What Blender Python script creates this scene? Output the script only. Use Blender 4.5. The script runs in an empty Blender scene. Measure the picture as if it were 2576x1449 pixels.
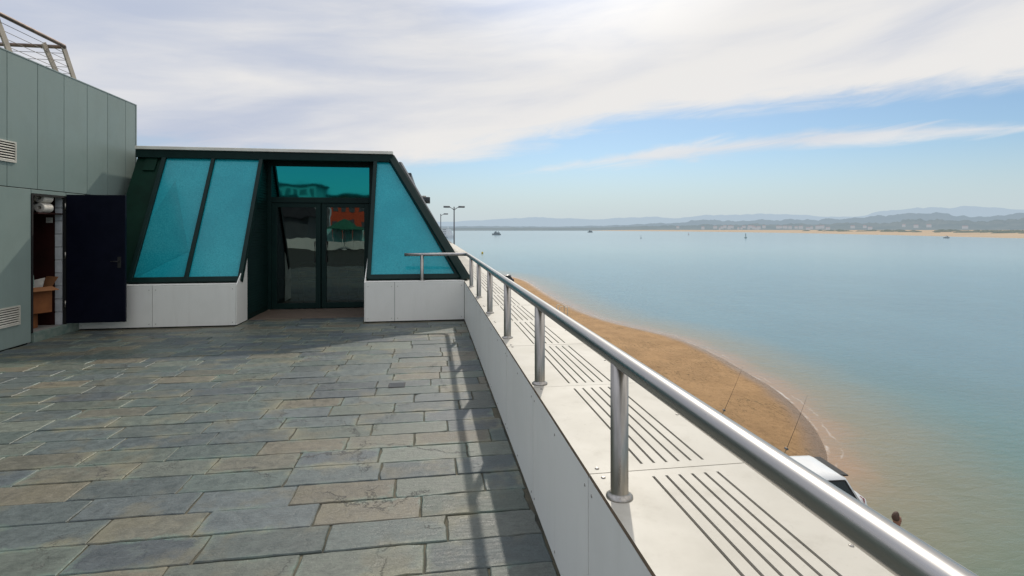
import bpy, math, random
from mathutils import Vector, Matrix, noise as mnoise
random.seed(7)
R = math.radians
scene = bpy.context.scene
COL = scene.collection
SEA = -7.9
PROM = -5.9

# ------------------------------------------------------------------ materials
def new_mat(name):
    m = bpy.data.materials.new(name); m.use_nodes = True
    nt = m.node_tree
    b = nt.nodes["Principled BSDF"]
    return m, nt, b

class NB:
    def __init__(s, nt): s.nt = nt
    def n(s, t, **k):
        x = s.nt.nodes.new(t)
        for a, v in k.items(): setattr(x, a, v)
        return x
    def put(s, sock, v):
        if isinstance(v, bpy.types.NodeSocket): s.nt.links.new(v, sock)
        else:
            if hasattr(sock.default_value, '__len__') and len(sock.default_value) == 4 and len(v) == 3: v = (*v, 1)
            sock.default_value = v
    def m(s, op, a, b=None, c=None, clamp=False):
        x = s.n('ShaderNodeMath', operation=op); x.use_clamp = clamp
        s.put(x.inputs[0], a)
        if b is not None: s.put(x.inputs[1], b)
        if c is not None: s.put(x.inputs[2], c)
        return x.outputs[0]
    def vm(s, op, a, b=None):
        x = s.n('ShaderNodeVectorMath', operation=op)
        s.put(x.inputs[0], a)
        if b is not None:
            if op == 'SCALE': s.put(x.inputs[3], b)
            else: s.put(x.inputs[1], b)
        return x.outputs[0]
    def ss(s, v, a, b, lo=0.0, hi=1.0, smooth=True):
        x = s.n('ShaderNodeMapRange'); x.interpolation_type = 'SMOOTHSTEP' if smooth else 'LINEAR'
        s.put(x.inputs[0], v); s.put(x.inputs[1], a); s.put(x.inputs[2], b); s.put(x.inputs[3], lo); s.put(x.inputs[4], hi)
        return x.outputs[0]
    def mix(s, f, a, b, blend='MIX'):
        x = s.n('ShaderNodeMix', data_type='RGBA'); x.blend_type = blend
        s.put(x.inputs[0], f); s.put(x.inputs[6], a); s.put(x.inputs[7], b)
        return x.outputs[2]
    def noise(s, vec, scale, detail=4, rough=0.55, dist=0.0):
        x = s.n('ShaderNodeTexNoise')
        if vec is not None: s.put(x.inputs['Vector'], vec)
        x.inputs['Scale'].default_value = scale; x.inputs['Detail'].default_value = detail
        x.inputs['Roughness'].default_value = rough; x.inputs['Distortion'].default_value = dist
        return x.outputs[0]
    def comb(s, x_, y_, z_):
        x = s.n('ShaderNodeCombineXYZ'); s.put(x.inputs[0], x_); s.put(x.inputs[1], y_); s.put(x.inputs[2], z_)
        return x.outputs[0]
    def sep(s, v):
        x = s.n('ShaderNodeSeparateXYZ'); s.put(x.inputs[0], v); return x.outputs
    def mapping(s, v, scale, rot=(0, 0, 0)):
        x = s.n('ShaderNodeMapping'); s.put(x.inputs[0], v); x.inputs['Scale'].default_value = scale; x.inputs['Rotation'].default_value = rot
        return x.outputs[0]
    def bump(s, h, strength=0.2, dist=0.01):
        x = s.n('ShaderNodeBump'); s.put(x.inputs['Height'], h)
        x.inputs['Strength'].default_value = strength; x.inputs['Distance'].default_value = dist
        return x.outputs[0]

def pmat(name, c1, c2=None, scale=5, rough=0.6, metal=0.0, bump=0.0, bscale=None, stretch=(1, 1, 1), spec=0.5, rvar=0.0, bdist=0.01):
    m, nt, b = new_mat(name); B = NB(nt)
    tc = B.n('ShaderNodeTexCoord').outputs['Object']
    v = B.mapping(tc, stretch)
    c2 = c2 or tuple(x * 0.85 for x in c1)
    nz = B.noise(v, scale, 6, 0.6)
    f = B.ss(nz, 0.3, 0.7)
    B.put(b.inputs['Base Color'], B.mix(f, c1, c2))
    b.inputs['Metallic'].default_value = metal
    b.inputs['Specular IOR Level'].default_value = spec
    if rvar: B.put(b.inputs['Roughness'], B.ss(nz, 0.3, 0.7, rough - rvar, rough + rvar, False))
    else: b.inputs['Roughness'].default_value = rough
    if bump:
        B.put(b.inputs['Normal'], B.bump(B.noise(v, bscale or scale * 4, 5), bump, bdist))
    return m

M_steel = pmat('brushed_steel', (.44, .41, .37), (.31, .29, .26), 60, .33, 1, .16, 200, (1, 1, .08), rvar=.08, bdist=.002)
M_rail = pmat('rail_steel', (.47, .45, .43), (.36, .35, .335), 30, .30, 1, .08, 300, (1, .05, 1), rvar=.06, bdist=.001)
M_dark = pmat('dark_void', (.006, .006, .006), rough=.9)
M_green = pmat('dark_green_paint', (.003, .017, .015), (.005, .024, .02), 4, .45, spec=.2)
M_green2 = pmat('green_panel_paint', (.004, .030, .018), (.003, .020, .012), 3, .5, spec=.15)
M_cream = pmat('cream_metal', (.66, .63, .55), (.50, .47, .40), 3, .45)
M_navy = pmat('navy_door_paint', (.002, .003, .010), (.004, .005, .014), 5, .5, spec=.12)
M_brownedge = pmat('weathered_board_edge', (.22, .15, .09), (.12, .09, .06), 20, .8)
M_wood = pmat('deck_wood', (.15, .11, .08), (.085, .065, .05), 8, .65, stretch=(1, 12, 1), bump=.2)
M_card = pmat('cardboard', (.27, .095, .028), (.19, .065, .02), 4, .85)
M_card2 = pmat('cardboard_inside', (.32, .14, .055), None, 4, .85)
M_paper = pmat('paper', (.74, .70, .62), (.55, .51, .45), 10, .9)
M_whitew = pmat('white_block_paint', (.6, .62, .63), (.42, .44, .46), 6, .8)
M_redb = pmat('red_brown_board', (.035, .009, .008), (.022, .007, .006), 3, .8, spec=.15)
M_black = pmat('black_rubber', (.015, .015, .015), None, 8, .7)
M_whitecar = pmat('white_car_paint', (.76, .76, .74), (.70, .70, .68), 2, .22)
M_darkcar = pmat('dark_car_paint', (.02, .022, .03), None, 2, .25)
M_carglass = pmat('car_glass', (.012, .016, .018), None, 3, .08, spec=.5)
M_red = pmat('red_lens', (.4, .01, .01), None, 3, .2)
M_lamp = pmat('clear_lens', (.7, .7, .7), None, 3, .15)
M_concrete = pmat('quay_concrete', (.32, .31, .28), (.22, .21, .19), .8, .85, bump=.3, bscale=12)
M_white = pmat('white_paint', (.75, .76, .75), (.65, .66, .66), 1, .45)
M_greyp = pmat('grey_paint', (.10, .11, .12), (.07, .08, .09), 1, .5)
M_lampmetal = pmat('lamp_metal', (.09, .10, .11), (.06, .07, .08), 3, .5)
M_skin = pmat('skin', (.32, .16, .10), (.27, .13, .085), 20, .55)
M_hair = pmat('brown_hair', (.05, .025, .015), (.09, .05, .03), 60, .7)
M_shirt = pmat('pale_shirt', (.65, .68, .72), (.5, .53, .58), 10, .85)
M_jeans = pmat('blue_jeans', (.05, .08, .15), (.035, .055, .11), 30, .9)
M_shoe = pmat('dark_shoe', (.03, .025, .02), None, 10, .7)
M_yellow = pmat('yellow_paint', (.7, .5, .05), None, 3, .5)
M_orange = pmat('orange_render', (.66, .10, .04), (.55, .085, .035), .3, .85)
M_renderw = pmat('pale_render', (.44, .45, .46), (.33, .34, .35), .3, .85)
M_winb = pmat('window_glass_dark', (.10, .12, .13), None, 2, .3)
M_roofslate = pmat('dark_roofing', (.04, .04, .045), (.025, .025, .03), 2, .8, spec=.15)
M_parasol = pmat('green_canvas', (.015, .16, .09), (.01, .12, .07), 2, .8)
M_roomfloor = pmat('room_floor', (.02, .018, .016), (.014, .014, .012), 2, .4)

def clad_mat(name, a, b_, rough=.42, dirt=.25, spec=.5):
    m, nt, b = new_mat(name); B = NB(nt)
    tc = B.n('ShaderNodeTexCoord').outputs['Object']
    geo = B.n('ShaderNodeNewGeometry').outputs['Random Per Island']
    base = B.mix(B.ss(geo, 0, 1, 0, 1, False), a, b_)
    streak = B.ss(B.noise(B.mapping(tc, (6, 6, .7)), 1.6, 6, .65), .45, .8)
    spot = B.ss(B.noise(tc, 45, 4, .6), .60, .78)
    cloud = B.ss(B.noise(tc, 2.3, 5, .65), .42, .75, 0, .8)
    f = B.m('MULTIPLY', B.m('MAXIMUM', B.m('MAXIMUM', streak, spot), cloud), dirt)
    B.put(b.inputs['Base Color'], B.mix(f, base, tuple(x * k for x, k in zip(a, (.48, .46, .40)))))
    B.put(b.inputs['Roughness'], B.ss(B.noise(tc, 4, 5), .3, .7, rough - .07, rough + .1, False))
    b.inputs['Specular IOR Level'].default_value = spec
    B.put(b.inputs['Normal'], B.bump(B.noise(tc, 1.3, 2), .25, .02))
    return m
M_clad = clad_mat('grey_green_cladding', (.235, .295, .270), (.205, .262, .240), .42, .15, .35)
M_face = clad_mat('fibre_cement_facing', (.86, .845, .79), (.81, .80, .75), .5, .12)
M_cop = clad_mat('fibre_cement_coping', (.52, .49, .42), (.475, .45, .385), .50, .30, .3)

def slate_mat():
    m, nt, b = new_mat('slate_paving'); B = NB(nt)
    tc = B.n('ShaderNodeTexCoord').outputs['Object']
    at = B.n('ShaderNodeAttribute'); at.attribute_name = 'tile_col'
    e1 = B.n('ShaderNodeAttribute'); e1.attribute_name = 'edge_a'
    e2 = B.n('ShaderNodeAttribute'); e2.attribute_name = 'edge_b'
    s1 = B.sep(e1.outputs['Vector']); s2 = B.sep(e2.outputs['Vector'])
    d = B.m('MINIMUM', B.m('MINIMUM', s1[0], s1[1]), B.m('MINIMUM', s2[0], s2[1]))
    n_big = B.noise(tc, 2.6, 5, .6)
    n_mid = B.noise(tc, 14, 6, .65, .6)
    n_fine = B.noise(tc, 90, 4, .7)
    n_cleft = B.noise(B.mapping(tc, (3, 12, 1), (0, 0, .5)), 3.5, 7, .7, 1.0)
    n_patch = B.noise(B.vm('ADD', tc, (4.1, 2.7, 0)), 1.9, 4, .6)
    base = B.mix(B.ss(n_mid, .35, .7), at.outputs['Color'], B.vm('SCALE', at.outputs['Color'], 1.45))
    base = B.mix(B.ss(n_cleft, .5, .62, 0, .42), base, B.vm('SCALE', at.outputs['Color'], .62))
    base = B.mix(B.ss(n_big, .50, .68, 0, .48), base, (.150, .132, .082))
    wid = B.ss(n_big, .35, .7, .010, .10, False)
    bloom = B.m('SUBTRACT', 1.0, B.m('DIVIDE', B.m('ADD', d, B.m('MULTIPLY', B.m('SUBTRACT', n_mid, .5), .13)), wid), clamp=True)
    patchy = B.ss(n_patch, .42, .60, .05, 1)
    bcol = B.mix(B.ss(n_big, .42, .60), (.150, .220, .180), (.225, .215, .140))
    base = B.mix(B.m('MULTIPLY', bloom, B.m('MULTIPLY', patchy, .72)), base, bcol)
    spots = B.m('MULTIPLY', B.ss(B.noise(tc, 6, 6, .72), .56, .68), .40)
    base = B.mix(B.m('MULTIPLY', spots, patchy), base, (.160, .195, .155))
    base = B.mix(B.ss(n_fine, .4, .75, 0, .28), base, (.03, .036, .033))
    vo = B.n('ShaderNodeTexVoronoi'); vo.feature = 'DISTANCE_TO_EDGE'; B.put(vo.inputs['Vector'], B.vm('ADD', tc, B.vm('SCALE', B.comb(n_mid, n_big, 0.0), .35))); vo.inputs['Scale'].default_value = .95
    crack = B.m('MULTIPLY', B.ss(vo.outputs['Distance'], .002, .006, 1, 0), B.ss(n_patch, .48, .52))
    base = B.mix(B.m('MULTIPLY', crack, .7), base, (.02, .02, .018))
    B.put(b.inputs['Base Color'], base)
    B.put(b.inputs['Roughness'], B.ss(n_mid, .3, .7, .34, .60, False))
    b.inputs['Specular IOR Level'].default_value = .5
    h = B.m('ADD', n_cleft, B.m('ADD', B.m('MULTIPLY', n_mid, .6), B.m('MULTIPLY', n_fine, .14)))
    h = B.m('SUBTRACT', h, B.m('MULTIPLY', crack, .6))
    B.put(b.inputs['Normal'], B.bump(h, .5, .012))
    return m
M_slate = slate_mat()
M_mortar = pmat('mortar', (.125, .112, .072), (.045, .045, .034), 3, .9, bump=.5, bscale=60)

def glass_mat(name, tint, refl_tint, fac, rough=.0):
    m, nt, b = new_mat(name); B = NB(nt)
    nt.nodes.remove(b)
    out = nt.nodes['Material Output']
    t = B.n('ShaderNodeBsdfTransparent'); B.put(t.inputs[0], tint)
    g = B.n('ShaderNodeBsdfGlossy'); B.put(g.inputs[0], refl_tint); g.inputs['Roughness'].default_value = rough
    fr = B.n('ShaderNodeFresnel'); fr.inputs[0].default_value = 1.5
    f = B.m('ADD', fr.outputs[0], fac, clamp=True)
    tc = B.n('ShaderNodeTexCoord').outputs['Object']
    B.put(g.inputs['Normal'], B.bump(B.noise(tc, 1.3, 2), .10, .02))
    mx = B.n('ShaderNodeMixShader'); B.put(mx.inputs[0], f)
    nt.links.new(t.outputs[0], mx.inputs[1]); nt.links.new(g.outputs[0], mx.inputs[2])
    nt.links.new(mx.outputs[0], out.inputs[0])
    return m
M_doorglass = glass_mat('dark_door_glass', (.14, .26, .25), (.75, .95, .90), .10)
M_fan = glass_mat('teal_reflective_glass', (.01, .12, .12), (.03, .50, .47), .50, .03)

def teal_mat(name, k=1.0):
    m, nt, b = new_mat(name); B = NB(nt)
    tc = B.n('ShaderNodeTexCoord').outputs['Object']
    n1 = B.noise(tc, 50, 5, .85); n2 = B.noise(tc, .9, 4, .5)
    c = B.mix(B.ss(n1, .38, .62), (.006 * k, .285 * k, .345 * k), (.035 * k, .43 * k, .49 * k))
    c = B.mix(B.ss(n2, .35, .65, 0, .5), c, (.004 * k, .225 * k, .285 * k))
    B.put(b.inputs['Base Color'], c)
    b.inputs['Roughness'].default_value = .16
    b.inputs['Specular IOR Level'].default_value = .35
    return m
M_teal = teal_mat('teal_frosted_glazing')
M_teal_shadow = teal_mat('teal_frosted_glazing_shadow', .84)  # darker copy of the teal for the shadow painted on the pane

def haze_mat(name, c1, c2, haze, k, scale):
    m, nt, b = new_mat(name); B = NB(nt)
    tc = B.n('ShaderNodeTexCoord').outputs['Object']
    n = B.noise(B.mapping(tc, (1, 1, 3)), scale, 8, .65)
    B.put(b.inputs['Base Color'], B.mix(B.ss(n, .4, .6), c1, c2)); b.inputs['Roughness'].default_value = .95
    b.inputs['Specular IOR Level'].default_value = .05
    em = B.n('ShaderNodeEmission'); B.put(em.inputs[0], haze); em.inputs[1].default_value = 1  # distance haze put into the material as emission
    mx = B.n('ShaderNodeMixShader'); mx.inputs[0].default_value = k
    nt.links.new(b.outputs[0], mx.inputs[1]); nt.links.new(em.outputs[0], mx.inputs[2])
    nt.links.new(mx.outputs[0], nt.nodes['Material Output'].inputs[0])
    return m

# ------------------------------------------------------------------ geometry helpers
import bmesh
class MB:
    def __init__(s): s.v = []; s.f = []; s.mi = []; s.sm = []
    def face(s, idx, mi=0, sm=False): s.f.append(tuple(idx)); s.mi.append(mi); s.sm.append(sm)
    def poly(s, pts, mi=0):
        b = len(s.v); s.v += [tuple(p) for p in pts]; s.face(range(b, b + len(pts)), mi)
    def box(s, x0, x1, y0, y1, z0, z1, mi=0):
        b = len(s.v)
        s.v += [(x0, y0, z0), (x1, y0, z0), (x1, y1, z0), (x0, y1, z0), (x0, y0, z1), (x1, y0, z1), (x1, y1, z1), (x0, y1, z1)]
        for q in ((0, 3, 2, 1), (4, 5, 6, 7), (0, 1, 5, 4), (1, 2, 6, 5), (2, 3, 7, 6), (3, 0, 4, 7)): s.face([b + i for i in q], mi)
    def hexa(s, p, mi=0):
        b = len(s.v); s.v += [tuple(q) for q in p]
        for q in ((0, 3, 2, 1), (4, 5, 6, 7), (0, 1, 5, 4), (1, 2, 6, 5), (2, 3, 7, 6), (3, 0, 4, 7)): s.face([b + i for i in q], mi)
    def beam(s, a, c, w, h, up=(0, 0, 1), mi=0):
        a = Vector(a); c = Vector(c); d = (c - a).normalized(); up = Vector(up)
        sd = d.cross(up).normalized(); u = sd.cross(d).normalized()
        p = []
        for q in (a, c):
            for sx, su in ((-1, -1), (1, -1), (1, 1), (-1, 1)): p.append(q + sd * sx * w / 2 + u * su * h / 2)
        b = len(s.v); s.v += [tuple(q) for q in p]
        for q in ((0, 1, 2, 3), (7, 6, 5, 4), (0, 4, 5, 1), (1, 5, 6, 2), (2, 6, 7, 3), (3, 7, 4, 0)): s.face([b + i for i in q], mi)
    def tube(s, path, r, seg=16, mi=0, caps=True, radii=None):
        path = [Vector(p) for p in path]; n = len(path)
        rings = []
        up = Vector((0, 0, 1)); 
        d0 = (path[1] - path[0]).normalized()
        if abs(d0.z) > .95: up = Vector((1, 0, 0))
        for i, p in enumerate(path):
            d = (path[min(i + 1, n - 1)] - path[max(i - 1, 0)]).normalized()
            sd = d.cross(up).normalized(); u = sd.cross(d).normalized()
            rr = radii[i] if radii else r
            b = len(s.v); rings.append(b)
            for k in range(seg):
                a = 2 * math.pi * k / seg
                s.v.append(tuple(p + sd * math.cos(a) * rr + u * math.sin(a) * rr))
        for i in range(n - 1):
            for k in range(seg):
                k2 = (k + 1) % seg
                s.face((rings[i] + k, rings[i] + k2, rings[i + 1] + k2, rings[i + 1] + k), mi, True)
        if caps:
            s.face([rings[0] + k for k in range(seg)][::-1], mi); s.face([rings[-1] + k for k in range(seg)], mi)
    def lathe(s, cx, cy, prof, seg=20, mi=0):
        s.tube([(cx, cy, z) for r, z in prof], 1, seg, mi, True, [r for r, z in prof])
    def dome(s, cx, cy, z, r, h, seg=8, mi=0):
        s.lathe(cx, cy, [(r, z), (r * .9, z + h * .6), (r * .5, z + h)], seg, mi)
    def loft(s, secs, mi=0, caps=True, sm=True, closed=True):
        bs = []
        for sc in secs:
            bs.append(len(s.v)); s.v += [tuple(p) for p in sc]
        m = len(secs[0])
        for i in range(len(secs) - 1):
            for k in range(m if closed else m - 1):
                k2 = (k + 1) % m
                s.face((bs[i] + k, bs[i] + k2, bs[i + 1] + k2, bs[i + 1] + k), mi, sm)
        if caps:
            s.face([bs[0] + k for k in range(m)][::-1], mi); s.face([bs[-1] + k for k in range(m)], mi)
    def build(s, name, mats, parent=None, bevel=0, loc=None, **props):
        me = bpy.data.meshes.new(name)
        me.from_pydata(s.v, [], s.f)
        for m in (mats if isinstance(mats, (list, tuple)) else [mats]): me.materials.append(m)
        me.polygons.foreach_set('material_index', s.mi); me.polygons.foreach_set('use_smooth', s.sm)
        me.update()
        bm = bmesh.new(); bm.from_mesh(me); bmesh.ops.recalc_face_normals(bm, faces=bm.faces); bm.to_mesh(me); bm.free()
        o = bpy.data.objects.new(name, me); COL.objects.link(o)
        if loc: o.location = loc
        if bevel:
            md = o.modifiers.new('bevel', 'BEVEL'); md.width = bevel; md.segments = 2; md.limit_method = 'ANGLE'; md.angle_limit = R(40)
        if parent: attach(o, parent)
        for k, v in props.items(): o[k] = v
        return o

def world_of(o):
    if o.parent is None: return o.matrix_basis.copy()
    return world_of(o.parent) @ o.matrix_parent_inverse @ o.matrix_basis
def attach(o, p):
    o.parent = p
    o.matrix_parent_inverse = world_of(p).inverted()

def empty(name, loc, label, category, group=None):
    e = bpy.data.objects.new(name, None); COL.objects.link(e); e.location = loc; e.empty_display_size = .2
    e['label'] = label; e['category'] = category
    if group: e['group'] = group
    return e

# ------------------------------------------------------------------ camera
cam = bpy.data.cameras.new('camera'); camo = bpy.data.objects.new('camera', cam); COL.objects.link(camo)
camo.location = (0, 0, 1.6); camo.rotation_euler = (R(90), 0, R(-8.69))
cam.lens = 18.66; cam.sensor_width = 36; cam.shift_y = -.0573; cam.clip_start = .02; cam.clip_end = 60000
scene.camera = camo

# ------------------------------------------------------------------ light
sdir = Vector((.345, 1.12, 1.0)).normalized()
sun = bpy.data.lights.new('sun', 'SUN'); sun.energy = 2.35; sun.angle = R(1.0); sun.color = (1, .93, .82)
suno = bpy.data.objects.new('sun', sun); COL.objects.link(suno)
suno.rotation_euler = sdir.to_track_quat('Z', 'Y').to_euler()
elev = math.asin(sdir.z); azim = math.atan2(sdir.x, sdir.y)

w = bpy.data.worlds.new('World'); scene.world = w; w.use_nodes = True
nt = w.node_tree; B = NB(nt)
bg = nt.nodes['Background']; bg.inputs[1].default_value = .1
sky = B.n('ShaderNodeTexSky'); sky.sky_type = 'NISHITA'; sky.sun_disc = False
sky.sun_elevation = elev; sky.sun_rotation = azim; sky.air_density = 1.0; sky.dust_density = .6; sky.ozone_density = 2.0
d = B.vm('NORMALIZE', B.n('ShaderNodeTexCoord').outputs['Generated'])
sx, sy, sz = B.sep(d)
az = B.m('ARCTAN2', sx, sy)
hor = B.m('SQRT', B.m('ADD', B.m('MULTIPLY', sx, sx), B.m('MULTIPLY', sy, sy)))
el = B.m('DIVIDE', sz, B.m('MAXIMUM', hor, .02))
elc = B.m('MINIMUM', el, 3.0)
st = B.m('SUBTRACT', elc, B.m('MULTIPLY', az, .10))
v1 = B.comb(B.m('MULTIPLY', az, 1.4), B.m('MULTIPLY', st, 6.0), 0.3)
v2 = B.comb(B.m('MULTIPLY', az, 4.2), B.m('MULTIPLY', st, 22.0), 2.3)
n1 = B.noise(v1, 1.6, 4, .48, .7); n2 = B.noise(v2, 1.6, 8, .62, .9); n3 = B.noise(v1, .8, 3, .5, .3)
bound = B.ss(az, R(-8), R(24), .115, .196)
n1c = B.m('SUBTRACT', n1, .5); n2c = B.m('SUBTRACT', n2, .5)
f1 = B.m('ADD', B.m('SUBTRACT', el, bound), B.m('ADD', B.m('MULTIPLY', n1c, .09), B.m('MULTIPLY', n2c, .065)))
den1 = B.ss(f1, -.016, .038)
sc = B.m('SUBTRACT', .147, B.m('MULTIPLY', B.m('POWER', B.m('ABSOLUTE', B.m('SUBTRACT', az, .68)), 2.0), .16))
wd = B.m('MULTIPLY', B.m('SUBTRACT', 1.0, B.m('POWER', B.m('ABSOLUTE', B.m('DIVIDE', B.m('SUBTRACT', az, .59), .42)), 2.0)), .0185)
f2 = B.m('ADD', B.m('SUBTRACT', wd, B.m('ABSOLUTE', B.m('SUBTRACT', el, sc))), B.m('MULTIPLY', n2c, .044))
den2 = B.m('MULTIPLY', B.ss(f2, -.006, .019), .85)
den = B.m('MAXIMUM', den1, den2)
tone = B.m('ADD', B.m('MULTIPLY', n1c, 1.6), B.m('ADD', B.m('MULTIPLY', n2c, .42), B.m('MULTIPLY', B.m('SUBTRACT', n3, .5), 1.8)))
bright = B.ss(az, R(-34), R(22), -.12, .46)
cc = B.ss(B.m('ADD', tone, bright), -.45, .72)
ccol = B.mix(cc, (5.1, 5.65, 6.95), (8.4, 8.25, 8.1))
clear = B.vm('MULTIPLY', sky.outputs[0], (.68, .82, .92))
hz_ = B.ss(el, .0, .15, .94, .10)
clear = B.mix(hz_, clear, (5.6, 6.45, 6.95))
final = B.mix(den, clear, ccol)
# extra sky brightness overhead and around the sun, added to lift shadow fill
dp = B.n('ShaderNodeVectorMath', operation='DOT_PRODUCT'); B.put(dp.inputs[0], d); dp.inputs[1].default_value = tuple(sdir)
fill_boost = B.m('ADD', B.m('MULTIPLY', B.ss(el, .5, 1.3), .45), B.m('MULTIPLY', B.ss(dp.outputs['Value'], .90, 1.0), .5))
final = B.vm('SCALE', final, B.m('ADD', 1.0, fill_boost))
nt.links.new(final, bg.inputs[0])

# ------------------------------------------------------------------ terrace floor
def tile_floor():
    me_v = []; me_f = []; cols = []; ea = []; eb = []
    palette = [(.066, .082, .080), (.054, .068, .069), (.074, .090, .082), (.082, .098, .080), (.100, .096, .072), (.060, .078, .070), (.068, .082, .083), (.096, .108, .088), (.055, .067, .072), (.064, .080, .078), (.110, .098, .070), (.078, .086, .074)]
    y = -1.5; row = 0
    while y < 9.88:
        h = .25 + random.uniform(-.006, .006)
        x = -5.9 - (row % 2) * .31 - random.uniform(-.09, .09)
        while x < .585:
            L = random.choice([.6, .6, .62, .58, .55, .66, .50])
            x0 = max(x, -5.56); x1 = min(x + L, .584)
            y1 = y + h
            if y1 > 9.40 and not (x0 > -3.25 and x1 < -1.0):
                if x1 < -3.19 or x0 > -1.13: x += L; continue
                x0 = max(x0, -3.19); x1 = min(x1, -1.13)
            if x1 - x0 < .05: x += L; continue
            g = .0042
            ax, bx, ay, by = x0 + g, x1 - g, y + g, y1 - g
            pts = []
            def edge(p, q, n):
                for i in range(n):
                    t = i / n
                    px, py = p[0] + (q[0] - p[0]) * t, p[1] + (q[1] - p[1]) * t
                    j = .003 if random.random() < .85 else .011
                    pts.append([px + random.uniform(-j, j), py + random.uniform(-j, j)])
            n_l = 8
            edge((ax, ay), (bx, ay), n_l); edge((bx, ay), (bx, by), 4); edge((bx, by), (ax, by), n_l); edge((ax, by), (ax, ay), 4)
            if random.random() < .12:
                ci = random.choice([0, n_l, n_l + 4, 2 * n_l + 4]); mx_, my_ = (ax + bx) / 2, (ay + by) / 2
                pts[ci][0] += (mx_ - pts[ci][0]) * .08; pts[ci][1] += (my_ - pts[ci][1]) * .16
            for p in pts: p[0] = min(max(p[0], x0 + .001), x1 - .001); p[1] = min(max(p[1], y + .001), y1 - .001)
            tx, ty = random.uniform(-.006, .006), random.uniform(-.014, .014); z0 = random.uniform(-.003, .003)
            b0 = len(me_v); N = len(pts); cx, cy = (ax + bx) / 2, (ay + by) / 2
            col = random.choice(palette); k = random.uniform(.88, 1.22); col = tuple(c * k for c in col)
            for p in pts:
                qx, qy = cx + (p[0] - cx) * (1 - .005 / (bx - ax) * 2), cy + (p[1] - cy) * (1 - .008 / (by - ay))
                me_v.append((qx, qy, z0 + (qx - cx) * tx + (qy - cy) * ty))
            for p in pts: me_v.append((p[0], p[1], z0 - .005 + (p[0] - cx) * tx + (p[1] - cy) * ty))
            for p in pts: me_v.append((p[0], p[1], -.03))
            fs = [tuple(range(b0, b0 + N))]
            for i in range(N):
                j = (i + 1) % N
                fs.append((b0 + N + i, b0 + N + j, b0 + j, b0 + i)); fs.append((b0 + 2 * N + i, b0 + 2 * N + j, b0 + N + j, b0 + N + i))
            for f in fs:
                me_f.append(f)
                for vi in f:
                    vx, vy, _ = me_v[vi]
                    cols.append((*col, 1)); ea.append((vx - x0, vy - y, 0)); eb.append((x1 - vx, y1 - vy, 0))
            x += L
        y += h; row += 1
    me = bpy.data.meshes.new('terrace_floor'); me.from_pydata(me_v, [], me_f)
    a = me.attributes.new('tile_col', 'FLOAT_COLOR', 'CORNER'); a.data.foreach_set('color', [c for q in cols for c in q])
    a = me.attributes.new('edge_a', 'FLOAT_VECTOR', 'CORNER'); a.data.foreach_set('vector', [c for q in ea for c in q])
    a = me.attributes.new('edge_b', 'FLOAT_VECTOR', 'CORNER'); a.data.foreach_set('vector', [c for q in eb for c in q])
    me.materials.append(M_slate); me.update()
    o = bpy.data.objects.new('terrace_floor', me); COL.objects.link(o); o['kind'] = 'structure'
    return o
tile_floor()
b = MB(); b.box(-5.56, .6, -1.5, 11.2, -.3, -.0085); b.build('mortar_bed', M_mortar, kind='structure')
b = MB(); b.box(-16, .6, -24, -1.5, -.3, 0); b.box(-16, -5.56, -1.5, 1.95, -.3, 0); b.build('rear_terrace_floor', pmat('rear_slate', (.05, .058, .055), (.07, .068, .055), 2.5, .7, bump=.3, bscale=9, spec=.1), kind='structure')

# ------------------------------------------------------------------ parapet wall
par = empty('parapet_wall', (1.0, 6, 0), 'long low white panelled parapet wall with slotted coping beside terrace', 'wall')
ZC = .683; XI, XO = .588, 1.423
b = MB()
joints = [1.92 + 1.1 * k for k in range(-21, 31)]
slots = [.815 + .051 * i for i in range(6)]
for k in range(len(joints) - 1):
    y0, y1 = joints[k] + .003, joints[k + 1] - .003
    xs = [XI]; 
    for s_ in slots: xs += [s_ - .0055, s_ + .0055]
    xs.append(XO)
    ys = [y0, y0 + .05, y1 - .05, y1]
    dz = random.uniform(-.0015, .0015)
    zt, zb = ZC + dz, ZC - .016
    holes = set((2 * i + 1, 1) for i in range(6))
    base = len(b.v); nx, ny = len(xs), len(ys)
    for z in (zt, zb):
        for yy in ys:
            for xx in xs: b.v.append((xx, yy, z))
    I = lambda i, j, l: base + l * nx * ny + j * nx + i
    solid = lambda i, j: 0 <= i < nx - 1 and 0 <= j < ny - 1 and (i, j) not in holes
    for i in range(nx - 1):
        for j in range(ny - 1):
            if not solid(i, j): continue
            b.face((I(i, j, 0), I(i + 1, j, 0), I(i + 1, j + 1, 0), I(i, j + 1, 0)))
            b.face((I(i, j, 1), I(i, j + 1, 1), I(i + 1, j + 1, 1), I(i + 1, j, 1)))
            for (di, dj, p, q) in ((-1, 0, (i, j + 1), (i, j)), (1, 0, (i + 1, j), (i + 1, j + 1)), (0, -1, (i, j), (i + 1, j)), (0, 1, (i + 1, j + 1), (i, j + 1))):
                if not solid(i + di, j + dj):
                    b.face((I(*p, 0), I(*p, 1), I(*q, 1), I(*q, 0)), 1 if di == -1 and i == 0 else 0)
    for yy in (y0 + .035, y1 - .035):
        for xx in (XI + .04, XO - .03):
            b.dome(xx, yy, ZC, .009, .006, 10, 2)
    b.dome(XO - .22, (y0 + y1) / 2, ZC, .008, .005, 8, 2)
b.build('coping', [M_cop, M_brownedge, M_steel], par)
b = MB()
b.box(XI + .02, XO - .01, -21.2, 35, -.2, ZC - .03)
b.build('wall_core', M_dark, par)
b = MB()
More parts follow.
